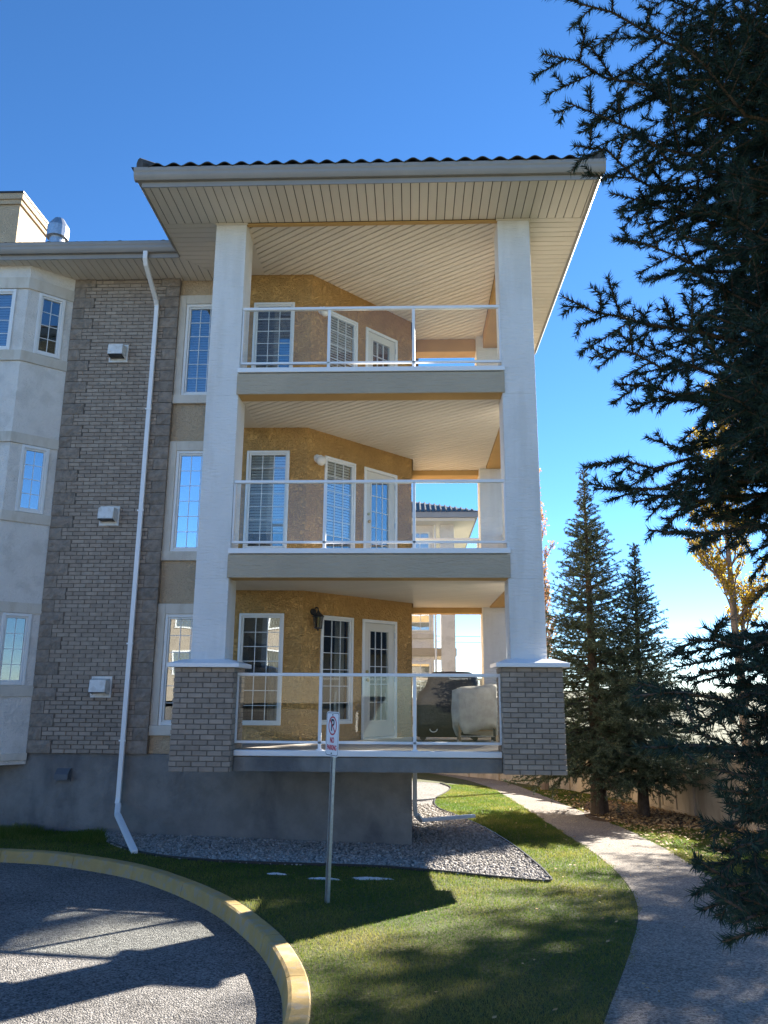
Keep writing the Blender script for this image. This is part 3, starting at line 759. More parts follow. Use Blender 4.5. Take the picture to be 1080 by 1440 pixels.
# --- soffits and ceilings: every strip is a piece
n_strip = 0
def clip(poly, a, b_, c):           # keep a*x+b*y <= c
    out = []
    for i in range(len(poly)):
        p = poly[i]; q = poly[(i+1) % len(poly)]; dp_ = a*p[0]+b_*p[1]-c; dq = a*q[0]+b_*q[1]-c
        if dp_ <= 0: out.append(p)
        if (dp_ < 0 < dq) or (dq < 0 < dp_):
            t = dp_/(dp_-dq); out.append((p[0]+(q[0]-p[0])*t, p[1]+(q[1]-p[1])*t))
    return out
def soffit(poly, ang, z, pitch, name, gap=0.013):
    global n_strip
    b = MB(); b.prism(poly, z+.016, z+.03); par = b.build(name, m_soffd, B)
    d = (math.cos(R(ang)), math.sin(R(ang))); nrm = (-d[1], d[0])
    s = [p[0]*nrm[0]+p[1]*nrm[1] for p in poly]; lo, hi = min(s), max(s); k = math.floor(lo/pitch)
    while k*pitch < hi:
        a, c = k*pitch+gap/2, (k+1)*pitch-gap/2; k += 1
        q = clip(clip(poly, nrm[0], nrm[1], c), -nrm[0], -nrm[1], -a)
        if len(q) < 3: continue
        ar = abs(sum(q[i][0]*q[(i+1)%len(q)][1]-q[(i+1)%len(q)][0]*q[i][1] for i in range(len(q))))/2
        if ar < .004: continue
        b = MB(); b.prism(q, z, z+.0155); b.build('soffit_strip', m_soff, par); n_strip += 1
SZ = 9.535
soffit([(-3.95, 9.85), (2.69, 9.85), (2.69, 10.79), (-3.95, 10.79)], 90, SZ, .133, 'front_soffit')
soffit([(1.86, 10.80), (2.69, 10.80), (2.69, 16.0), (1.86, 16.0)], 0, SZ, .133, 'side_soffit')
soffit([(-3.95, 10.80), (-3.09, 10.80), (-3.09, 12.54), (-3.265, 12.54), (-3.95, 11.76)], 0, SZ, .133, 'side_soffit')
soffit([(-7.6, 11.74), (-3.97, 11.74), (-3.27, 12.54), (-7.6, 12.54)], 90, SZ, .133, 'front_soffit')
b = MB(); b.box(-14, -7.61, 11.74, 12.5, SZ, SZ+.03); b.build('end_soffit', m_soff, B)
b = MB(); b.box(0.0, 1.86, 15.37, 16.0, SZ, SZ+.03); b.build('rear_soffit', m_soff, B)
ceil_poly = [(-2.60, 11.085), (1.49, 11.085), (1.49, 15.01), (0.03, 15.01), (0.03, 14.24), (-1.76, 12.34), (-2.60, 12.34)]
for k in range(3):
    z = (3.868, 6.643, 9.515)[k]
    poly = ceil_poly if k < 2 else [(-2.60, 10.865), (1.49, 10.865), (1.49, 15.01), (0.03, 15.01), (0.03, 14.24), (-1.76, 12.34), (-2.60, 12.34)]
    soffit(poly, -36, z, .118, 'balcony_ceiling', .018)
    b = MB(); b.box(-3.08, -2.603, 11.305, 12.34, z+.002, z+.03); b.build('ceiling_return', m_soff, B)

# --- gutters, fascias, roof
def gutter_run(p0, p1, outn, name='gutter'):
    """K-style gutter along p0->p1; outn is the outward normal"""
    prof = [(0,0.0),(.062,0.0),(.085,.03),(.10,.06),(.105,.10),(.118,.125),(.118,.175),(.112,.178),(.108,.13),(0.02,.12),(0,.12)]
    d = (Vector(p1)-Vector(p0)); b = MB(); n = len(prof); vv = []
    for p in (p0, p1):
        for o_, h in prof: vv.append((p[0]+outn[0]*o_, p[1]+outn[1]*o_, 9.595+h))
    ff = [(i, i+n, (i+1)%n+n, (i+1)%n) for i in range(n)]+[tuple(range(n)), tuple(range(2*n-1, n-1, -1))]
    b.add(vv, ff); return b.build(name, m_gut, B)
b = MB(); b.box(-3.95, 2.69, 9.835, 9.848, 9.515, 9.605); b.box(-3.95, 2.69, 9.852, 9.88, 9.60, 9.80); b.build('fascia_board', m_gut, B)
b = MB(); b.box(2.692, 2.705, 9.835, 16.0, 9.515, 9.605); b.box(2.68, 2.69, 9.88, 16.0, 9.60, 9.80); b.build('fascia_board', m_gut, B)
b = MB(); b.add([(-3.952,9.835,9.515),(-3.952,11.72,9.515),(-3.952,11.72,9.80),(-3.952,9.835,9.80),(-3.965,9.835,9.515),(-3.965,11.72,9.515),(-3.965,11.72,9.80),(-3.965,9.835,9.80)], [(0,1,2,3),(4,7,6,5),(0,4,5,1),(3,2,6,7),(0,3,7,4)]); b.build('fascia_board', m_gut, B)
b = MB(); b.box(-14, -3.97, 11.725, 11.738, 9.515, 9.605); b.box(-14, -3.97, 11.742, 11.76, 9.60, 9.80); b.build('fascia_board', m_gut, B)
gutter_run((-4.06, 9.838), (2.806, 9.838), (0, -1))
gutter_run((2.70, 9.838), (2.70, 16.0), (1, 0))
gutter_run((-3.96, 11.60), (-3.96, 9.838), (-1, 0))
gutter_run((-14, 11.725), (-3.975, 11.725), (0, -1))
b = MB(); b.add([(-4.1,9.72,9.77),(2.82,9.72,9.77),(2.82,16.1,9.77),(-4.1,16.1,9.77),(-.64,13.18,10.98),(-.64,24,10.98),(-4.1,24,9.77),(2.82,16.1,9.76),(0.2,16.1,10.68),(0.2,24,10.68)],
          [(0,1,4),(1,2,8,9,5,4),(0,4,5,6),(0,6,3),(3,2,1,0),(2,8,3)]); b.build('roof_deck', m_tile, B)
b = MB(); b.add([(-14.2,11.6,9.77),(-3.9,11.6,9.77),(-3.9,18.6,12.22),(-14.2,18.6,12.22),(-14.2,25.6,9.77),(-.6,25.6,9.77),(-.6,18.6,12.22)], [(0,1,2,3),(3,2,6,5,4),(1,5,6,2),(0,3,4),(0,4,5,1)]); b.build('roof_deck', m_tile, B)
# barrel tiles along the eaves
def tile_mesh(w=.25, h=.058, L_=.42, th=.014):
    b = MB(); n = 9; vv = []; ff = []
    for y in (0, L_):
        for i in range(n+1):
            t = i/n; x = -w/2+w*t; s_ = math.sin(math.pi*t)**1.0*h if True else 0; s_ = h*(0.5-0.5*math.cos(2*math.pi*t))**.8
            vv.append((x, y, s_+y*.35)); 
        for i in range(n+1):
            t = i/n; x = -w/2+w*t; s_ = h*(0.5-0.5*math.cos(2*math.pi*t))**.8; vv.append((x, y, s_-th+y*.35))
    m = n+1
    for i in range(n): ff += [(i, i+1, 2*m+i+1, 2*m+i), (m+i+1, m+i, 3*m+i, 3*m+i+1), (i+1, i, m+i, m+i+1), (2*m+i, 2*m+i+1, 3*m+i+1, 3*m+i)]
    b.add(vv, ff); return b.mesh('roof_tile', m_tile, smooth=False)
tm = tile_mesh()
rt = bpy.data.objects.new('roof_tiling', None); col.objects.link(rt); rt.parent = B
x = -3.72
while x < 2.5:
    o = link('roof_tile', tm, rt, (x, 9.70+random.uniform(-.01,.01), 9.772)); x += .2505
x = -8.0
while x < -4.05: link('roof_tile', tm, rt, (x, 11.66+random.uniform(-.01,.01), 9.758)); x += .2505
# further courses up the slopes, joined
mbt = MB()
def course(x0, x1, y, z):
    x = x0; me = tm
    while x < x1:
        vs_ = [(v.co.x+x, v.co.y+y, v.co.z+z) for v in me.vertices]; mbt.add(vs_, [tuple(p.vertices) for p in me.polygons]); x += .2505
for r in range(1, 8): course(-3.72+r*.36, 2.5-r*.36, 9.70+r*.36, 9.785+r*.126)
for r in range(1, 8): course(-9, -4.1-r*.0, 11.66+r*.36, 9.765+r*.126)
o = mbt.build('roof_tile_courses', m_tile, rt); o['kind'] = 'stuff'
# hip caps rising from both front corners
for sx in (-1, 1):
    cx = -4.0 if sx < 0 else 2.76
    for i in range(7):
        b = MB(); t0 = i*.30; p0 = Vector((cx-sx*t0, 9.78+t0, 9.845+t0*.34)); p1 = Vector((cx-sx*(t0+.34), 9.78+t0+.34, 9.835+(t0+.34)*.34))
        b.tube([p0, p1], [.105, .085], 10); b.build('hip_tile', m_tile, rt)
# stucco block and metal vent cap on the roof of the left wing
b = MB(); b.box(-14, -9.95, 17.0, 18.4, 11.2, 14.30); o = b.build('roof_block', m_tan, B)
b = MB(); b.box(-14, -9.90, 16.95, 18.45, 14.30, 14.42); b.box(-14, -9.86, 16.91, 18.49, 14.42, 14.58); b.build('block_cornice', m_tan, o)
b = MB(); b.box(-14, -9.84, 16.89, 18.51, 14.58, 14.63); b.build('metal_flashing', m_black, o)
b = MB(); b.lathe([(.15,0),(.15,.25),(.215,.26),(.215,.50),(.20,.54),(.10,.70),(.02,.72)], (-7.32, 14.0, 11.12), 16); b.build('roof_vent', m_galv, B)

# --- downspouts
def downspout(pts, w=.075, d=.055, name='downspout'):
    b = MB(); P = [Vector(p) for p in pts]; vv = []; ff = []
    for i, p in enumerate(P):
        t = (P[min(i+1,len(P)-1)]-P[max(i-1,0)]).normalized(); x = Vector((1,0,0)); 
        x = (x-t*x.dot(t)).normalized(); y = t.cross(x).normalized()
        for a, c in ((-1,-1),(1,-1),(1,1),(-1,1)): vv.append(p+x*a*w/2+y*c*d/2)
    for i in range(len(P)-1):
        for k in range(4): ff.append((i*4+k, i*4+(k+1)%4, (i+1)*4+(k+1)%4, (i+1)*4+k))
    ff += [(3,2,1,0), tuple(range(len(P)*4-4, len(P)*4))]
    b.add(vv, ff); o = b.build(name, m_white, B, bevel=.008); return o
ds = downspout([(-4.53,11.66,9.60),(-4.53,11.66,9.47),(-4.53,11.72,9.38),(-4.53,12.30,9.05),(-4.53,12.385,8.97),(-4.53,12.395,8.85),(-4.53,12.395,.66),(-4.525,12.36,.58)])
for z in (7.0, 5.2, 3.0, 1.5):
    b = MB(); b.box(-4.585, -4.475, 12.36, 12.368, z, z+.025); b.build('pipe_strap', m_white, ds)
downspout([(-4.50,12.33,.57),(-4.42,12.10,.47),(-3.70,10.86,.20),(-3.68,10.82,.19)], .085, .06)
rs = downspout([(0.05,14.0,1.22),(0.05,14.0,.35),(0.06,14.0,.2)], .075, .055)
downspout([(0.08,14.0,.22),(0.16,14.05,.13),(1.15,15.3,.02)], .09, .06)

# --- vent hoods on the brick wall
for k, (cx, cz) in enumerate(((-5.16, 8.07), (-5.07, 5.13), (-4.96, 2.33))):
    b = MB(); w = .165; Y = YB-.010
    for q in ((-w,w,-w,-w+.02),(-w,w,w-.02,w),(-w,-w+.02,-w+.02,w-.02),(w-.02,w,-w+.02,w-.02)): b.box(cx+q[0], cx+q[1], Y-.02, Y, cz+q[2], cz+q[3])
    b.box(cx-w+.02, cx+w-.02, Y-.006, Y, cz-w+.02, cz+w-.02); o = b.build('wall_vent', m_vent, B)
    b = MB(); h = .13; D_ = .20
    b.add([(cx-h,Y-.007,cz-h+.01),(cx+h,Y-.007,cz-h+.01),(cx+h,Y-.007,cz+h),(cx-h,Y-.007,cz+h),(cx-h,Y-D_,cz-h+.05),(cx+h,Y-D_,cz-h+.05),(cx+h,Y-D_*.9,cz+h-.02),(cx-h,Y-D_*.9,cz+h-.02)],
          [(4,5,6,7),(0,4,7,3),(1,2,6,5),(3,7,6,2)]); b.build('vent_hood', m_vent, o, bevel=.006)
    b = MB(); b.box(cx-h+.01, cx+h-.01, Y-D_+.02, Y-.01, cz-h+.035, cz-h+.042); b.build('vent_flap', m_black, o)

# ------------------------------------------------------------------ the wing behind
def rear_wing():
    t = empty('apartment_wing', (0.0, 32.0, g(0, 32)))
    tag(t, 'pale stucco wing of the apartments seen through the balcony openings', 'building')
    Fw = Fr((-4.0, 33.0), (1, 0))
    b = MB(); b.box(-4, 0.95, 33.0, 40, -.8, 9.4); w = b.build('wall', m_grey, t)
    for z in (1.9, 4.7, 7.5):
        for u0 in (3.95, 2.7):
            b = MB()
            for q in ((u0,u0+.06,z,z+1.5),(u0+.79,u0+.85,z,z+1.5),(u0+.06,u0+.79,z,z+.06),(u0+.06,u0+.79,z+1.44,z+1.5)): b.fbox(Fw, q[0], q[1], .002, .05, q[2], q[3])
            o = b.build('window', m_vinyl, w)
            b = MB(); b.fbox(Fw, u0+.06, u0+.79, .004, .012, z+.06, z+1.44); b.build('pane', m_pane, o)
            b = MB(); b.fbox(Fw, u0+.41, u0+.44, .014, .026, z+.06, z+1.44)
            for q in (.36,.72,1.08): b.fbox(Fw, u0+.06, u0+.41, .014, .024, z+q, z+q+.025); b.fbox(Fw, u0+.44, u0+.79, .014, .024, z+q, z+q+.025)
            b.build('muntin_grid', m_munt, o)
        b = MB(); b.fbox(Fw, 0, 4.93, .0, .06, z-.3, z-.1); b.build('stucco_band', m_trim, t)
    for z in (1.2, 4.0, 6.8):
        b = MB(); b.box(-.2, 1.9, 32.9, 38, z-.32, z); b.build('balcony_slab', m_beam, t)
    b = MB(); b.box(1.25, 1.85, 32.8, 33.4, -.8, 9.4); b.build('column', m_grey, t)
    b = MB(); b.box(-4, 2.7, 32.0, 40, 9.30, 9.42); b.build('soffit', m_soff, t)
    b = MB(); b.box(-4, 2.82, 31.88, 40, 9.43, 9.66); b.build('fascia', m_gut, t)
    b = MB(); b.add([(-8,31.8,9.68),(2.9,31.8,9.68),(2.9,42,9.68),(-1,35.7,11.2),(-1,42,11.2),(-8,35.7,11.2),(-8,42,9.68)], [(0,1,3,5),(1,2,4,3),(0,5,4,6)]); b.build('roof', m_tile, t)
    b = MB()
    for i in range(40):
        x = -6+i*.22; h = min(1, (2.8-x)/3.9)
        if h > .05: b.tube([(x,31.78,9.70),(x,31.78+3.9*h,9.70+1.53*h)], .05, 5)
    o = b.build('roof_tile_courses', m_tile, t); o['kind'] = 'stuff'
    b = MB(); b.tube([(1.02,32.9,9.3),(1.02,32.9,0)], .05, 6); b.build('downspout', m_white, t)
rear_wing()

# ------------------------------------------------------------------ things on the lowest balcony
def loft(secs, n=28, wr=0.0, sd=1):
    """rounded-rectangle sections (cx, cy, z, hx, hy, round)"""
    r_ = random.Random(sd); b = MB(); vv = []; ff = []; ph = [r_.uniform(0,6.28) for _ in range(6)]
    for si, (cx, cy, z, hx, hy) in enumerate(secs):
        for k in range(n):
            a = 2*math.pi*k/n; ca, sa = math.cos(a), math.sin(a); e = .45
            x = hx*math.copysign(abs(ca)**e, ca); y = hy*math.copysign(abs(sa)**e, sa)
            w = 1+wr*(math.sin(5*a+ph[0]+si*.35)+.7*math.sin(9*a+ph[1]-si*.5))*(1-si/len(secs)*.7)
            vv.append((cx+x*w, cy+y*w, z+ (wr*.35*math.sin(3*a+ph[2]) if 0 < si < len(secs)-1 else 0)))
    for i in range(len(secs)-1):
        for k in range(n): ff.append((i*n+k, i*n+(k+1)%n, (i+1)*n+(k+1)%n, (i+1)*n+k))
    ff += [tuple(range(n-1,-1,-1)), tuple(range((len(secs)-1)*n, len(secs)*n))]
    b.add(vv, ff); return b
zd = FL[0]
t = empty('covered_barbecue', (.62, 13.2, zd)); tag(t, 'large barbecue under a black cover on the lowest balcony', 'barbecue')
b = loft([(.68,13.2,zd+.06,.62,.30),(.68,13.2,zd+.3,.62,.31),(.68,13.2,zd+.60,.61,.31),(.68,13.2,zd+.74,.58,.30),(.68,13.2,zd+.84,.46,.28),(.68,13.2,zd+.94,.42,.26),(.68,13.2,zd+1.04,.40,.23),(.68,13.2,zd+1.09,.31,.17),(.68,13.2,zd+1.105,.10,.06)], wr=.022)
b.build('cover', m_cover, t, smooth=True)
for dx in (-.42, .42):
    for dy in (-.2, .2):
        b = MB(); b.tube([(.60+dx, 13.2+dy-.02, zd+.05), (.60+dx, 13.2+dy+.02, zd+.05)], .05, 10); b.build('castor', m_black, t)
b = MB(); b.tube([(.35+.06*math.cos(a), 12.88, zd+.19+.05*math.sin(a)) for a in [math.pi*i/8+math.pi for i in range(9)]], .008, 5); b.build('cover_strap', m_vinyl, t)
t = empty('covered_cart', (.98, 12.2, zd)); tag(t, 'small wheeled cart half wrapped in a crumpled beige cloth beside the black barbecue', 'cart')
b = loft([(.98,12.2,zd+.26,.30,.22),(.97,12.2,zd+.34,.33,.235),(.965,12.2,zd+.5,.335,.24),(.96,12.2,zd+.75,.34,.24),(.96,12.2,zd+.82,.33,.23),(.97,12.2,zd+.85,.25,.18),(.97,12.2,zd+.86,.08,.06)], wr=.07, sd=3)
rr = random.Random(4); hv = [rr.uniform(-.13,.05) for _ in range(28)]; hv = [(hv[i-1]+2*hv[i]+hv[(i+1)%28])/4*1.5 for i in range(28)]
for i, v_ in enumerate(b.v):
    s_i, k_ = divmod(i, 28); w_ = max(0, 1-s_i/3.2); sag_ = .05*math.sin(k_*.9+1)*(s_i in (3,4)) + .03*rr.uniform(-1,1)*(1 <= s_i <= 4)
    c_ = 1+.10*w_*math.sin(k_*1.35)
    b.v[i] = (.97+(v_[0]-.97)*c_+.012*rr.uniform(-1,1), 12.2+(v_[1]-12.2)*c_, v_[2]+hv[k_]*w_+sag_*.5+(.03*(v_[0]-.97)/.3 if s_i > 3 else 0))
b.build('cover', m_cloth, t, smooth=True)
for dx in (-.26, .26):
    for dy in (-.17, .17):
        b = MB(); b.box(.98+dx-.018, .98+dx+.018, 12.2+dy-.018, 12.2+dy+.018, zd+.06, zd+.5); b.build('leg', m_wood if dx < 0 else m_black, t)
        b = MB(); b.tube([(.98+dx-.02, 12.2+dy, zd+.032), (.98+dx+.02, 12.2+dy, zd+.032)], .03, 10); b.build('castor', m_galv, t)
b = MB(); b.box(.74, 1.22, 12.04, 12.36, zd+.20, zd+.225); b.build('shelf', m_wood, t)
b = MB(); b.tube([(.72,12.02,zd+.13),(1.24,12.02,zd+.13)], .010, 6); b.build('stretcher', m_galv, t)

# ------------------------------------------------------------------ no parking sign
def text_mesh(s, size, m, name, F, u, z, w, sx=1.0, parent=None, bold=0.0):
    c = bpy.data.curves.new(name, 'FONT'); c.body = s; c.size = size; c.align_x = 'CENTER'; c.align_y = 'CENTER'; c.extrude = 0.0006; c.offset = bold; c.resolution_u = 4
    tmp = bpy.data.objects.new(name, c); col.objects.link(tmp)
    dg = bpy.context.evaluated_depsgraph_get(); me = bpy.data.meshes.new_from_object(tmp.evaluated_get(dg))
    bpy.data.objects.remove(tmp)
    off = Vector((0,0,0)); p = parent
    while p is not None: off += Vector(p.location); p = p.parent
    for v in me.vertices:
        q = F(u+v.co.x*sx, z+v.co.y, w+v.co.z); v.co = q-off
    me.materials.clear(); me.materials.append(m); return link(name, me, parent)
def sign():
    bx, by = -0.88, 8.45; gz = g(bx, by)
    t = empty('no_parking_sign', (bx, by, gz)); tag(t, 'no parking sign on a leaning galvanised post in the lawn by the yellow kerb', 'sign')
    top = Vector((-0.838, 8.47, 2.085)); ax = (top-Vector((bx, by, gz))).normalized()
    u = Vector((math.cos(R(-58)), math.sin(R(-58)), 0)); u = (u-ax*u.dot(ax)).normalized(); n = u.cross(ax).normalized()      # n faces the driveway
    if n.y > 0: n = -n
    base = Vector((bx, by, gz))
    # U channel post
    b = MB(); pr = [(-.030,.012),(-.018,.012),(-.014,-.022),(.014,-.022),(.018,.012),(.030,.012),(.030,.016),(.015,.016),(.011,-.017),(-.011,-.017),(-.015,.016),(-.030,.016)]
    vv = []
    Lp = (top-base).length-.03
    for s_ in (-.3, Lp):
        for a, c in pr: vv.append(base+ax*s_+u*a+n*(c-.02))
    k = len(pr); b.add(vv, [(i, (i+1)%k, (i+1)%k+k, i+k) for i in range(k)]+[tuple(range(k-1,-1,-1)), tuple(range(k, 2*k))]); b.build('post', m_galv, t)
    b = MB()
    for i in range(34): 
        s_ = .1+i*.045
        if s_ < Lp-.5: b.tube([base+ax*s_+n*-.0425, base+ax*s_+n*-.0415], .0045, 6)
    o = b.build('post_holes', m_black, t)
    W2, H2 = .1525, .2285; c0 = top-ax*H2
    def F(uu, zz, ww): return c0+u*uu+ax*zz+n*ww
    def rrect(w, h, r): 
        out = []
        for cx, cy, a0 in ((w-r,h-r,0),(-w+r,h-r,90),(-w+r,-h+r,180),(w-r,-h+r,270)):
            for i in range(7): a = R(a0+90*i/6); out.append((cx+r*math.cos(a), cy+r*math.sin(a)))
        return out
    def slab(poly, w0, w1, b):
        k = len(poly); b.add([F(x,y,w1) for x,y in poly]+[F(x,y,w0) for x,y in poly], [tuple(range(k)), tuple(range(2*k-1,k-1,-1))]+[(i,i+k,(i+1)%k+k,(i+1)%k) for i in range(k)])
    def ringp(o_, i_, w0, w1, b):
        k = len(o_); b.add([F(x,y,w1) for x,y in o_]+[F(x,y,w1) for x,y in i_]+[F(x,y,w0) for x,y in o_]+[F(x,y,w0) for x,y in i_],
            [(j,(j+1)%k,(j+1)%k+k,j+k) for j in range(k)]+[(j,j+2*k,(j+1)%k+2*k,(j+1)%k) for j in range(k)]+[(j+k,(j+1)%k+k,(j+1)%k+3*k,j+3*k) for j in range(k)])
    b = MB(); slab(rrect(W2,H2,.035), 0, .003, b); pl = b.build('plate', m_signw, t)
    b = MB(); ringp(rrect(W2-.010,H2-.010,.028), rrect(W2-.016,H2-.016,.024), .0031, .0036, b); b.build('border', m_signk, pl)
    cz = .085; ro, ri = .098, .082
    circ = lambda r: [(r*math.cos(2*math.pi*i/36), cz+r*math.sin(2*math.pi*i/36)) for i in range(36)]
    text_mesh('P', .175, m_signk, 'letter', lambda a, c, w: F(a, c, w), .0, cz, .0042, .95, pl, .003)
    b = MB(); ringp(circ(ro), circ(ri), .0031, .0037, b)
    a = R(-45); d = Vector((math.cos(a), math.sin(a))); q = Vector((-d.y, d.x))*.0075
    slab([(d.x*s_*.088+q.x*e, cz+d.y*s_*.088+q.y*e) for s_, e in ((-1,-1),(1,-1),(1,1),(-1,1))], .0052, .0058, b); b.build('prohibition_ring', m_signr, pl)
    text_mesh('NO', .078, m_signr, 'lettering', F, 0, -.065, .004, .8, pl, .0025)
    text_mesh('PARKING', .070, m_signr, 'lettering', F, 0, -.140, .004, .78, pl, .0025)
    for z in (.197, -.197):
        b = MB(); b.tube([F(0,z,.003), F(0,z,.009)], .008, 8); b.build('bolt', m_black, pl)
sign()

# ------------------------------------------------------------------ vegetation machinery
def needle_cloud(segs, per_m, nl, nw, ang=(42, 72), fwd=True):
    """segs (N,6) -> triangles of needles along the shoots"""
    S = np.array(segs); S = S[np.linalg.norm(S[:, 3:]-S[:, :3], axis=1) > 1e-4]; p0 = S[:, :3]; d = S[:, 3:]-p0; L_ = np.linalg.norm(d, axis=1); n = np.maximum(2, (L_*per_m).astype(int))
    idx = np.repeat(np.arange(len(S)), n); m = len(idx); t = rng.random(m)
    ax = d[idx]/L_[idx][:, None]; base = p0[idx]+d[idx]*t[:, None]
    ref = np.where(np.abs(ax[:, 2:3]) < .9, np.array([[0,0,1.]]), np.array([[1.,0,0]])); a = np.cross(ax, ref); a /= np.linalg.norm(a, axis=1)[:, None]; b = np.cross(ax, a)
    th = rng.random(m)*2*np.pi; rad = a*np.cos(th)[:, None]+b*np.sin(th)[:, None]
    al = np.radians(rng.uniform(*ang, m)); dirn = ax*np.cos(al)[:, None]+rad*np.sin(al)[:, None]
    ln = nl*rng.uniform(.7, 1.15, m); tip = base+dirn*ln[:, None]
    sd = np.cross(dirn, rng.normal(size=(m, 3))); sd /= np.linalg.norm(sd, axis=1)[:, None]; sd *= nw/2
    v = np.stack([base-sd, base+sd, tip], 1).reshape(-1, 3)
    tone = np.repeat(np.clip(rng.normal(.4, .28, m), 0, 1), 3)
    return v, tone
def wood(segs_r, name, m, parent, n=4):
    """segs_r: list of (p0, p1, r0, r1) -> one mesh of thin tubes"""
    A = np.array([[*p0, *p1, r0, r1] for p0, p1, r0, r1 in segs_r]); d = A[:, 3:6]-A[:, :3]; L_ = np.linalg.norm(d, axis=1)[:, None]; ax = d/np.maximum(L_, 1e-6)
    ref = np.where(np.abs(ax[:, 2:3]) < .9, np.array([[0,0,1.]]), np.array([[1.,0,0]])); a = np.cross(ax, ref); a /= np.linalg.norm(a, axis=1)[:, None]; b = np.cross(ax, a)
    q = []
    for k in range(n):
        t0, t1 = 2*np.pi*k/n, 2*np.pi*(k+1)/n
        c0 = a*np.cos(t0)+b*np.sin(t0); c1 = a*np.cos(t1)+b*np.sin(t1)
        q.append(np.stack([A[:, :3]+c0*A[:, 6:7], A[:, :3]+c1*A[:, 6:7], A[:, 3:6]+c1*A[:, 7:8], A[:, 3:6]+c0*A[:, 7:8]], 1).reshape(-1, 3))
    return np_mesh(name, np.concatenate(q), 4, m, parent)

def shoot_branch(base, tip, R_, segs, woods, rnd, r0, lat_step, lat_k, lat_max, sub_step, sub_k, sag=0.0, bare=0.15, up=0.0, sub_min=.05, droop=.25):
    """a spruce branch: curved axis, side shoots in its plane, smaller shoots on these"""
    b = Vector(base); t = Vector(tip); L_ = (t-b).length; n = max(5, int(L_/.12)); pts = []
    for i in range(n+1):
        s = i/n; p = b.lerp(t, s); p.z += -sag*4*s*(1-s)*L_ + up*L_*(s**3)*.0
        p += Vector((rnd.gauss(0,.006), rnd.gauss(0,.006), rnd.gauss(0,.006)))*L_; pts.append(p)
    for i in range(n):
        ra = r0*(1-i/n)+.003; rb = r0*(1-(i+1)/n)+.003; woods.append((pts[i], pts[i+1], ra, rb))
        if i/n > max(bare, .35): segs.append((*pts[i], *pts[i+1]))
    s = bare*L_; side = rnd.choice((-1, 1))
    while s < L_*.985:
        f = s/L_; i = min(int(f*n), n-1); p = pts[i].lerp(pts[i+1], f*n-i); ax = (pts[i+1]-pts[i]).normalized()
        sd = ax.cross(Vector((0,0,1))); sd = sd.normalized() if sd.length > .01 else Vector((1,0,0)); upv = sd.cross(ax)
        roll = rnd.gauss(0, .55); lat = (sd*side*math.cos(roll)+upv*math.sin(roll)).normalized()
        a = R(rnd.uniform(42, 62)); d = (ax*math.cos(a)+lat*math.sin(a)).normalized(); d.z -= droop*rnd.random(); d.normalize()
        ll = min(lat_max, lat_k*(L_-s)+.07)*rnd.uniform(.65, 1.15)
        q0 = p; m = max(2, int(ll/.08)); dd = d.copy(); lp = [q0]
        for j in range(m):
            dd = (dd+Vector((rnd.gauss(0,.06), rnd.gauss(0,.06), rnd.gauss(.01,.06)))).normalized(); q1 = q0+dd*ll/m; segs.append((*q0, *q1)); woods.append((q0, q1, .0035, .0025)); q0 = q1; lp.append(q1)
        if sub_step:
            u = sub_step*.7; s2 = rnd.choice((-1, 1))
            while u < ll*.92:
                jf = u/ll*m; j = min(int(jf), m-1); p2 = lp[j].lerp(lp[j+1], jf-j); a2 = (lp[j+1]-lp[j]).normalized()
                n2 = a2.cross(upv); n2 = n2.normalized() if n2.length > .01 else sd; r2 = rnd.gauss(0,.7); l2 = n2*s2*math.cos(r2)+upv*math.sin(r2)
                an = R(rnd.uniform(40, 60)); d2 = (a2*math.cos(an)+l2*math.sin(an)); d2.z -= .2*rnd.random(); d2.normalize()
                l_ = max(sub_min, sub_k*(ll-u))*rnd.uniform(.7, 1.2); e2 = p2+d2*l_; segs.append((*p2, *e2)); woods.append((p2, e2, .0022, .0018)); u += sub_step*rnd.uniform(.7,1.3); s2 = -s2
        s += lat_step*rnd.uniform(.7, 1.3); side = -side

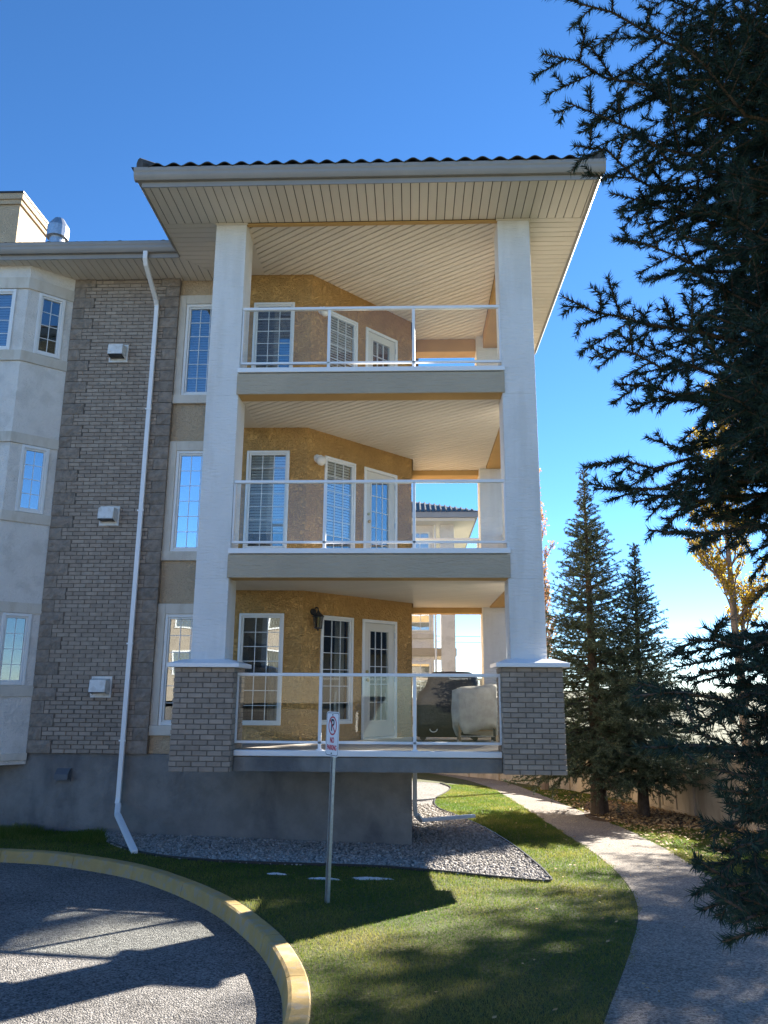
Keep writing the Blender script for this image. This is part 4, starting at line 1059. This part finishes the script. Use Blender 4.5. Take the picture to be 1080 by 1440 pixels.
def spruce(base, H, crown0, rmax, seed, label, group, m=m_needle2, per_m=190, nl=.05, nw=.013, whorl=.165, nb=8, tr=.17, lean=(0,0)):
    rnd = random.Random(seed); bx, by = base; gz = g(bx, by); t = empty('spruce_tree', (bx, by, gz)); tag(t, label, 'spruce', group)
    segs = []; woods = []; z = crown0; ph = rnd.uniform(0, 6.28)
    while z < H-.12:
        f = (z-crown0)/(H-crown0); r = (rmax*(1-f)**1.18+.03)*(0.80 if f < .06 else 1)
        k = nb if f < .8 else 5
        for i in range(k):
            az = ph+2*math.pi*i/k+rnd.uniform(-.35,.35); rr = r*rnd.uniform(.78, 1.18)*(1 if rnd.random() > .08 else .6); rr = max(rr, .12)
            el = -0.20+0.95*f**1.1+rnd.uniform(-.1,.1)
            zz = z+rnd.uniform(-.5,.5)*whorl; cx = bx+lean[0]*zz/H; cy = by+lean[1]*zz/H
            b0 = Vector((cx, cy, gz+zz)); tip = b0+Vector((math.cos(az)*rr, math.sin(az)*rr, rr*el))
            shoot_branch(b0, tip, 0, segs, woods, rnd, .012+.008*(1-f), .115, .46, .75, .11, .42, sag=.05 if f < .6 else 0, bare=.18 if f < .7 else .03, sub_min=.07)
        ph += 1.1; z += whorl*(1-.35*f)*rnd.uniform(.85, 1.15)
    topz = gz+H; segs.append((bx+lean[0], by+lean[1], topz-.6, bx+lean[0], by+lean[1], topz)); 
    b = MB(); n = 10; b.tube([(bx+lean[0]*i/n, by+lean[1]*i/n, gz-.15+(H+.05)*i/n) for i in range(n+1)], [tr*1.25]+[tr*(1-i/n)+.008 for i in range(1, n+1)], 12); b.build('trunk', m_bark, t)
    wood(woods if bx < 8 else [q for q in woods if q[2] > .003], 'branches', m_bark, t, 3)
    v, tone = needle_cloud(segs, per_m, nl, nw); np_mesh('crown', v, 3, m, t, tone)
    return t
G1 = 'spruces standing along the path'
spruce((4.18, 18.35), 7.95, 1.05, 2.35, 11, 'bigger sunlit spruce with thick bare trunk in the leaf bed beside the path', G1, tr=.175, lean=(.05,0))
spruce((5.12, 18.25), 6.2, 0.95, 1.95, 12, 'smaller pointed spruce right of the bigger path side spruce', G1, tr=.12, lean=(.25,.2))
spruce((9.2, 15.8), 11.5, 2.2, 1.7, 13, 'tall spruce behind the fence at the right edge, hidden by dark branches', G1, per_m=95, nl=.06, nw=.022, tr=.2, whorl=.24)
spruce((12.5, 20.5), 18.0, 2.4, 2.9, 14, 'tallest spruce far behind the fence, beyond the right edge', G1, per_m=45, nl=.08, nw=.034, tr=.2, whorl=.30)
spruce((11.4, 17.0), 11.0, 2.2, 1.8, 15, 'wide spruce farthest to the right behind the fence', G1, per_m=95, nl=.06, nw=.022, tr=.2, whorl=.24)

# near spruce whose branches reach in from the right
def near_spruce():
    rnd = random.Random(5); tx, ty = 2.42, 3.05; gz = g(tx, ty); t = empty('spruce_tree', (tx, ty, gz)); tag(t, 'large dark spruce whose close up branches hang in from the right', 'spruce', G1)
    segs = []; woods = []; far = []
    TIPS = list(NEAR_TIPS)
    for _ in range(50):
        hi = rnd.random() < .68; y = rnd.uniform(1.9, 3.2); z = ZC+y*(rnd.uniform(.36, 1.05) if hi else rnd.uniform(-.19, .0)); x = y*(rnd.uniform(.36, .56) if hi else rnd.uniform(.44, .60)); TIPS.append((x, y, z, z+rnd.uniform(-.1, .3), .03))
    for (x, y, z, bz, sag) in TIPS:
        tip = Vector((x, y, z)); L_ = math.hypot(tx-x, ty-y)
        shoot_branch((tx, ty, bz), tip, 0, segs, woods, rnd, .014, .06, .42, .50, .06, .45, sag=sag, bare=.10, droop=.3)
    # the rest of the crown, round the trunk
    z = 1.2
    while z < 8.5:
        f = (z-1.2)/7.6
        for i in range(4):
            az = rnd.uniform(-1.3, 1.5); r = (2.0*(1-f)+.2)*rnd.uniform(.7,1.05); b0 = Vector((tx, ty, gz+z)); tip = b0+Vector((math.cos(az)*r, math.sin(az)*r, r*rnd.uniform(-.15,.25)))
            shoot_branch(b0, tip, 0, far, woods, rnd, .016, .16, .4, .5, .14, .42, sag=.04, bare=.12)
        z += .33
    b = MB(); b.tube([(tx, ty, gz-.2), (tx, ty, gz+3), (tx, ty, gz+6), (tx, ty, gz+9)], [.22, .16, .09, .01], 14); b.build('trunk', m_bark, t)
    wood(woods, 'branches', m_bark, t, 4)
    near = [q for q in segs if q[0] < .60*q[1]+.05 and (q[2]-ZC) < 1.12*q[1]]; far += [q for q in segs if not (q[0] < .60*q[1]+.05 and (q[2]-ZC) < 1.12*q[1])]
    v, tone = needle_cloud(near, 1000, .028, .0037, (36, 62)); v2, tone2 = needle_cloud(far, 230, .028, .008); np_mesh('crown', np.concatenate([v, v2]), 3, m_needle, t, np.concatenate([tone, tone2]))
NEAR_TIPS = [(0.51, 2.25, 4.743, 4.743, 0.03), (0.908, 2.5, 5.153, 5.153, 0.03), (1.319, 2.7, 5.479, 5.479, 0.03), (0.452, 2.2, 4.442, 4.342, 0.0), (0.549, 2.3, 4.301, 4.151, 0.02), (0.573, 2.35, 4.184, 4.034, 0.02), (0.754, 2.5, 4.098, 3.998, 0.02), (0.738, 2.5, 3.916, 3.866, 0.03), (0.485, 2.35, 3.584, 3.684, 0.03), (0.601, 2.3, 3.401, 3.501, 0.03), (0.681, 2.4, 3.328, 3.478, 0.03), (0.842, 2.5, 3.304, 3.504, 0.03), (0.591, 2.45, 3.057, 3.407, 0.02), (0.59, 2.4, 2.957, 3.357, 0.02), (0.746, 2.5, 2.942, 3.342, 0.03), (0.781, 2.4, 2.809, 3.259, 0.04), (0.653, 1.9, 2.442, 2.792, 0.03), (0.553, 1.8, 2.31, 2.61, 0.03), (0.557, 1.8, 2.21, 2.41, 0.04), (0.634, 1.7, 2.147, 2.347, 0.04), (0.626, 1.75, 2.007, 2.107, 0.05), (0.614, 1.7, 1.956, 2.006, 0.05), (0.622, 1.6, 1.923, 1.923, 0.05), (0.727, 2.0, 2.395, 2.695, 0.02), (0.78, 2.1, 2.262, 2.512, 0.03), (0.79, 2.0, 2.033, 2.183, 0.03), (0.89, 2.1, 2.454, 2.754, 0.02), (1.104, 2.7, 5.046, 5.046, 0.03), (1.261, 2.8, 4.749, 4.749, 0.03), (0.968, 2.6, 4.421, 4.321, 0.02), (1.046, 2.8, 4.247, 4.147, 0.02), (1.078, 2.8, 3.928, 3.928, 0.02), (1.212, 2.9, 3.762, 3.862, 0.02), (0.91, 2.6, 3.644, 3.744, 0.03), (0.987, 2.7, 3.216, 3.516, 0.02), (0.913, 2.6, 3.029, 3.379, 0.02), (1.115, 2.7, 2.95, 3.35, 0.02), (1.212, 2.9, 3.457, 3.657, 0.02), (1.392, 3.0, 4.344, 4.344, 0.02), (1.059, 2.3, 4.037, 4.037, 0.02), (1.009, 2.3, 3.038, 3.338, 0.02), (1.0, 2.2, 3.369, 3.519, 0.02), (1.179, 2.3, 4.547, 4.547, 0.02), (0.884, 2.2, 3.254, 3.454, 0.02)]   # branch tip x, y, z, height of its root on the trunk, sag
near_spruce()

def leafy_tree(base, H, seed, name, label, cat, spread, m_leaf, leaf_n, leaf_s, narrow, trunk_r, first=.25, group=None, twist=.5):
    rnd = random.Random(seed); bx, by = base; gz = g(bx, by); t = empty(name, (bx, by, gz)); tag(t, label, cat, group)
    woods = []; tips = []
    def grow(p, d, L_, r, depth):
        n = 5; q = p
        for i in range(n):
            d = (d+Vector((rnd.gauss(0,.09), rnd.gauss(0,.09), rnd.gauss(.05,.05)))).normalized(); q2 = q+d*L_/n
            woods.append((q, q2, r*(1-.6*i/n), r*(1-.6*(i+1)/n))); q = q2
            if depth < 3 and i >= 1:
                for _ in range(2 if depth else 1):
                    az = rnd.uniform(0, 6.28); side = Vector((math.cos(az), math.sin(az), 0)); dd = (d*(1-spread)+side*spread+Vector((0,0,.25))).normalized()
                    grow(q, dd, L_*rnd.uniform(.35,.6), r*.45, depth+1)
            if depth >= 2: tips.append((q-d*L_/n, q2))
    tz = gz-.1; n = 14; px = Vector((bx, by, tz)); d = Vector((0,0,1)); main = []
    for i in range(n):
        q = px+Vector((rnd.gauss(0,.03), rnd.gauss(0,.03), H/n)); ra = trunk_r*(1-i/n)+.012; rb = trunk_r*(1-(i+1)/n)+.012; main.append((px, q, ra, rb)); px = q
        if i/n > first:
            for _ in range(3):
                az = rnd.uniform(0, 6.28); f = 1-i/n; dd = (Vector((math.cos(az), math.sin(az), 0))*spread+Vector((0,0,1-spread*.5))).normalized()
                grow(q, dd, narrow*(.35+.65*f)*rnd.uniform(.7,1.1), ra*.4, 1)
    b = MB(); b.tube([m_[0] for m_ in main]+[main[-1][1]], [m_[2] for m_ in main]+[.01], 10); b.build('trunk', m_twig, t)
    wood(woods, 'branches', m_twig, t, 3)
    T = np.array([[*a, *c] for a, c in tips]); k = rng.integers(0, len(T), leaf_n); u = rng.random((leaf_n,1)); c = T[k,:3]*(1-u)+T[k,3:]*u+rng.normal(0,.05,(leaf_n,3))
    a = rng.normal(size=(leaf_n,3)); a /= np.linalg.norm(a,axis=1)[:,None]; b_ = np.cross(a, rng.normal(size=(leaf_n,3))); b_ /= np.linalg.norm(b_,axis=1)[:,None]
    s = leaf_s*rng.uniform(.7,1.2,(leaf_n,1)); v = np.stack([c-a*s, c-b_*s*.7, c+a*s, c+b_*s*.7], 1).reshape(-1,3)
    np_mesh('crown', v, 4, m_leaf, t, np.repeat(np.clip(rng.normal(.4,.35,leaf_n),0,1),4))
    return t
leafy_tree((9.9, 24.0), 12.0, 21, 'poplar_tree', 'tall poplar with thin yellow leaves beyond the fence at the right', 'tree', .42, m_leafy, 9000, .055, 2.2, .16)
leafy_tree((4.05, 24.9), 9.6, 22, 'aspen_tree', 'narrow nearly bare tree with russet leaves behind the right column', 'tree', .28, m_leafo, 2500, .04, 1.1, .13, first=.15)

# ------------------------------------------------------------------ fence
def fence():
    pts = [(-1.5, 33.6), (1.12, 31.4), (3.1, 28.8), (4.9, 25.2), (5.8, 21.8), (6.4, 18.6), (6.75, 16.2), (7.3, 13.4), (8.1, 10.6), (9.0, 8.0)]
    t = empty('concrete_fence', (6.4, 18.6, g(6.4, 18.6))); tag(t, 'tan concrete panel fence with square posts behind the spruces', 'fence')
    for i in range(len(pts)-1):
        a = Vector(pts[i]); c = Vector(pts[i+1]); L_ = (c-a).length; n = max(1, round(L_/1.9)); d = (c-a)/L_
        for k in range(n):
            p = a+(c-a)*(k/n); q = a+(c-a)*((k+1)/n); F = Fr(p, d) ; F.n = -F.n if F.n.dot(Vector((-1,-1,0))) < 0 else F.n
            w = (q-p).length; z0 = g(*p); z1 = z0+1.46
            b = MB(); b.fbox(F, -.11, .11, -.11, .11, z0-.2, z1+.04); po = b.build('fence_post', m_fence, t)
            b = MB(); b.fbox(F, -.14, .14, -.14, .14, z1+.045, z1+.09); b.build('post_cap', m_fence, po)
            b = MB(); b.fbox(F, .115, w-.115, -.04, .04, z0-.3, z1-.06); pa = b.build('fence_panel', m_fence, t)
            b = MB(); b.fbox(F, .115, w-.115, .042, .065, z0-.1, z0+.12); b.fbox(F, .115, w-.115, .042, .065, z1-.24, z1-.08)
            for e in (.115, w/2-.05, w-.215): b.fbox(F, e, e+.10, .042, .062, z0+.122, z1-.242)
            b.build('raised_frame', m_fence, pa)
            b = MB(); b.fbox(F, .145, w-.145, -.075, .075, z1-.055, z1+.01); b.build('coping', m_fence, pa)
fence()


# ------------------------------------------------------------------ across the drive and beyond the fence: what the windows mirror
def house(x0, y0, w, d, face, label, wallm, hgt=5.2):
    gz = g(x0, y0); t = empty('house', (x0+w/2, y0, gz)); tag(t, label, 'house', 'houses mirrored in the ground floor windows')
    b = MB(); b.box(x0, x0+w, y0, y0+d, gz-.5, gz+hgt); wl = b.build('wall', wallm, t)
    e = .5; zr = gz+hgt; b = MB(); b.add([(x0-e,y0-e,zr-.05),(x0+w+e,y0-e,zr-.05),(x0+w+e,y0+d+e,zr-.05),(x0-e,y0+d+e,zr-.05),(x0+w*.3,y0+d/2,zr+d*.24),(x0+w*.7,y0+d/2,zr+d*.24)], [(0,1,5,4),(1,2,5),(2,3,4,5),(3,0,4),(3,2,1,0)]); b.build('roof', m_hroof, t)
    F = {'n': Fr((x0+w, y0+d), (-1, 0)), 'w': Fr((x0, y0+d), (0, -1))}[face]; L_ = w if face == 'n' else d
    u = 1.0
    while u < L_-1.4:
        for z in (.9, 3.3):
            if z+1.3 < hgt:
                b = MB()
                for q in ((u,u+.08,z,z+1.3),(u+1.12,u+1.2,z,z+1.3),(u+.08,u+1.12,z,z+.08),(u+.08,u+1.12,z+1.22,z+1.3)): b.fbox(F, q[0], q[1], .0, .06, gz+q[2], gz+q[3])
                o = b.build('window', m_vinyl, wl); b = MB(); b.fbox(F, u+.08, u+1.12, .002, .02, gz+z+.08, gz+z+1.22); b.build('pane', m_pane, o)
        u += 2.6
m_hroof = M('brown shingle roof', (0.09, 0.065, 0.05), 0.9, 7, 0.3)
m_hwall = M('cream siding', (0.33, 0.28, 0.22), 0.8, 2, 0.1)
m_hwall2 = M('beige siding', (0.22, 0.18, 0.14), 0.8, 2, 0.1)
house(-16, -26, 13, 9, 'n', 'cream house across the drive with brown hip roof', m_hwall)
house(0, -30, 12, 9, 'n', 'beige house across the drive beside the cream house', m_hwall2)
house(27, 4, 9, 13, 'w', 'beige house beyond the fence with brown hip roof', m_hwall2, 4.2)

# ------------------------------------------------------------------ power lines
for k, z0 in enumerate((5.62, 5.30)):
    b = MB(); pts = []
    for i in range(25):
        s = i/24; x = -30+90*s; pts.append((x, 45+.1*k, z0-.4+1.6*(s-.5)**2*2))
    b.tube(pts, .016, 4); o = b.build('power_line', m_black); tag(o, ('upper' if k == 0 else 'lower')+' of the two thin power lines crossing the sky above the fence', 'wire', 'power lines')

# ------------------------------------------------------------------ edging, snow, leaves, gravel, grass
def strip_along(line, dz0, dz1, w, name, m, label, cat):
    b = MB(); vv = []; ff = []
    for i, p in enumerate(line):
        a = Vector(line[max(i-1,0)]); c = Vector(line[min(i+1,len(line)-1)]); tt = (c-a).normalized(); nx, ny = tt.y*w/2, -tt.x*w/2
        zz = g(*p)
        vv += [(p[0]-nx,p[1]-ny,zz+dz0),(p[0]+nx,p[1]+ny,zz+dz0),(p[0]+nx,p[1]+ny,zz+dz1),(p[0]-nx,p[1]-ny,zz+dz1)]
    for i in range(len(line)-1):
        for k in range(4): ff.append((i*4+k, i*4+(k+1)%4, i*4+4+(k+1)%4, i*4+4+k))
    b.add(vv, ff); o = b.build(name, m); tag(o, label, cat); return o
strip_along(catmull(gravel_pts_front[1:-1], 5), -.05, .035, .02, 'lawn_edging', m_edge, 'black plastic edging strip between gravel bed and lawn', 'edging')

def snow(cx, cy, rx, ry, sd, label):
    r_ = random.Random(sd); b = MB(); n = 26; rings = 5; vv = []; ff = []; ph = [r_.uniform(0,6.28) for _ in range(3)]
    vv.append((cx, cy, g(cx,cy)+.02))
    for j in range(1, rings+1):
        f = j/rings
        for k in range(n):
            a = 2*math.pi*k/n; rr = f*(1+.28*math.sin(2*a+ph[0])+.22*math.sin(5*a+ph[1])+.12*math.sin(9*a+ph[2])); x = cx+rx*rr*math.cos(a); y = cy+ry*rr*math.sin(a)
            vv.append((x, y, g(x,y)+.016*(1-f**2)*r_.uniform(.5,1.3)+(.006 if j < rings else -.01)))
    for k in range(n): ff.append((0, 1+k, 1+(k+1)%n))
    for j in range(rings-1):
        for k in range(n): a = 1+j*n; ff.append((a+k, a+n+k, a+n+(k+1)%n, a+(k+1)%n))
    b.add(vv, ff); o = b.build('snow_patch', m_snow, smooth=True); tag(o, label, 'snow', 'leftover snow patches in the lawn')
snow(-0.48, 9.80, .24, .06, 2, 'widest old snow patch on the shaded lawn right of the sign post')
snow(-1.02, 9.66, .15, .035, 3, 'thin snow streak directly left of the sign post')
snow(-1.62, 9.83, .10, .03, 4, 'small lone snow patch nearest the kerb')

def pebbles():
    ico = np.array([(0,0,1),(.89,0,.45),(.28,.85,.45),(-.72,.53,.45),(-.72,-.53,.45),(.28,-.85,.45),(.72,.53,-.45),(-.28,.85,-.45),(-.89,0,-.45),(-.28,-.85,-.45),(.72,-.53,-.45),(0,0,-1)])
    fac = np.array([(0,1,2),(0,2,3),(0,3,4),(0,4,5),(0,5,1),(1,6,2),(2,7,3),(3,8,4),(4,9,5),(5,10,1),(6,7,2),(7,8,3),(8,9,4),(9,10,5),(10,6,1),(11,7,6),(11,8,7),(11,9,8),(11,10,9),(11,6,10)])
    n = 60000; x = rng.uniform(-4.8, 1.75, n); y = rng.uniform(9.9, 19, n); keep = inside(x, y, gravel_poly) & ~((y > 12.52) & (x < 0)) ; dens = .85*np.clip(1.15-(y-10)/8, .2, 1); keep &= rng.random(n) < dens
    x, y = x[keep], y[keep]; n = len(x)
    s = rng.uniform(.012, .024, (n,1,1))*np.where(y > 14, 1.5, 1)[:,None,None]
    V = ico[None]*(1+rng.normal(0,.16,(n,12,1)))*s*np.stack([rng.uniform(.8,1.4,n), rng.uniform(.7,1.1,n), rng.uniform(.5,.9,n)],1)[:,None,:]
    th = rng.uniform(0,6.28,n); c, s_ = np.cos(th), np.sin(th)
    X = V[:,:,0]*c[:,None]-V[:,:,1]*s_[:,None]; Y = V[:,:,0]*s_[:,None]+V[:,:,1]*c[:,None]; Z = V[:,:,2]
    P = np.stack([X+x[:,None], Y+y[:,None], Z+(gv(x,y)+rng.uniform(.002,.018,n))[:,None]], 2).reshape(-1,3)
    Fc = (fac[None]+12*np.arange(n)[:,None,None]).reshape(-1,3)
    o = np_imesh('gravel', P, Fc, m_stone, None, np.repeat(np.clip(rng.normal(.4,.3,n),0,1),12), smooth=False); o['kind'] = 'stuff'
pebbles()

def grass():
    n = 1150000; 
    # denser towards the camera
    y = 4.6+ (rng.random(n)**1.9)*21; x = rng.uniform(-7, 8.5, n)
    k = (x > -0.62*y-.3) & (x < 0.56*y+.3)
    k &= ~inside(x, y, offset(kerb_out, -.015)+[(-30,-3),(-30,8.2)]) & ~inside(x+rng.normal(0,.025,n)+.02*np.sin(y*7)+.02*np.sin(y*3.1+1), y, path_poly) & ~inside(x, y, gravel_poly) & ~((y > 12.48) & (x < 0.02)) & ~inside(x, y, mulch_poly)
    x, y = x[k], y[k]; n = len(x)
    # patchy length and dryness
    def fld(sx, sy, ph): return np.sin(x*sx+ph)*np.cos(y*sy+ph*1.7)+.6*np.sin(x*sx*2.3+y*sy*1.9+ph)+.4*np.sin(x*sx*4.7-y*sy*5.1)
    pt = fld(1.3, 1.1, .6)
    h = rng.uniform(.014, .034, n)*(1+.15*pt)*(1+.35*np.clip((y-9)/8,0,1))*np.where((y > 11.5) & (x < -4.4), 2.4+1.2*np.sin(x*5), 1); wd = .0019*(1+np.clip((y-5)/4,0,3))
    th = rng.uniform(0, 6.28, n); le = rng.normal(0, .55, (n,2))*h[:,None]
    dx, dy = np.cos(th)*wd, np.sin(th)*wd; z = gv(x, y)-.004
    v = np.stack([np.stack([x-dx,y-dy,z],1), np.stack([x+dx,y+dy,z],1), np.stack([x+le[:,0],y+le[:,1],z+h],1)],1).reshape(-1,3)
    cl = sum(a*np.exp(-((x-cx)**2+(y-cy)**2)/r**2) for cx, cy, r, a in ((2.5,9.3,.7,.35),(1.0,6.0,.8,.35),(0.2,5.3,.7,.3),(-.3,7.1,.5,.25),(3.9,12.5,.6,.25),(1.9,8.6,.35,.4),(1.4,11.8,.5,.2)))
    dry = np.clip(cl+.20+.24*pt+.25*np.clip((x-.2)/3,0,1)*np.clip((8-y)/4,0,1)+rng.normal(0,.22,n),0,1)
    o = np_mesh('grass', v, 3, m_blade, None, np.repeat(dry,3)); o['kind'] = 'stuff'
grass()
def litter():
    n = 5200; c0 = rng.random(n) < .7
    x = np.where(c0, rng.normal(5.0, 1.1, n), rng.uniform(3.6, 7, n)); y = np.where(c0, rng.normal(18.3, 2.0, n), rng.uniform(12.5, 25, n))
    k = ~inside(x, y, path_poly) & (x > 3.6) & (x < 6.9); x, y = x[k], y[k]; n = len(x); s = rng.uniform(.02,.045,(n,1)); th = rng.uniform(0,6.28,n)
    a = np.stack([np.cos(th),np.sin(th),rng.uniform(-.5,.5,n)],1)*s; b = np.stack([-np.sin(th),np.cos(th),rng.uniform(-.5,.5,n)],1)*s*.7; c = np.stack([x,y,gv(x,y)+rng.uniform(.012,.04,n)],1)
    m2 = 420; x2 = rng.uniform(-.4, 4.6, m2); y2 = 5+rng.random(m2)*15; kk = ~inside(x2, y2, gravel_poly) & (rng.random(m2) < np.clip(.15+x2/5, 0, 1)); x2, y2 = x2[kk], y2[kk]; m2 = len(x2)
    t2 = rng.uniform(0,6.28,m2); s2 = rng.uniform(.012,.026,(m2,1)); a = np.concatenate([a, np.stack([np.cos(t2),np.sin(t2),rng.uniform(-.4,.4,m2)],1)*s2]); b = np.concatenate([b, np.stack([-np.sin(t2),np.cos(t2),rng.uniform(-.4,.4,m2)],1)*s2*.7])
    c = np.concatenate([c, np.stack([x2,y2,gv(x2,y2)+rng.uniform(.02,.035,m2)],1)]); n += m2
    v = np.stack([c-a,c-b,c+a,c+b],1).reshape(-1,3); o = np_mesh('fallen_leaves', v, 4, m_litter, None, np.repeat(rng.random(n),4)); o['kind'] = 'stuff'
litter()
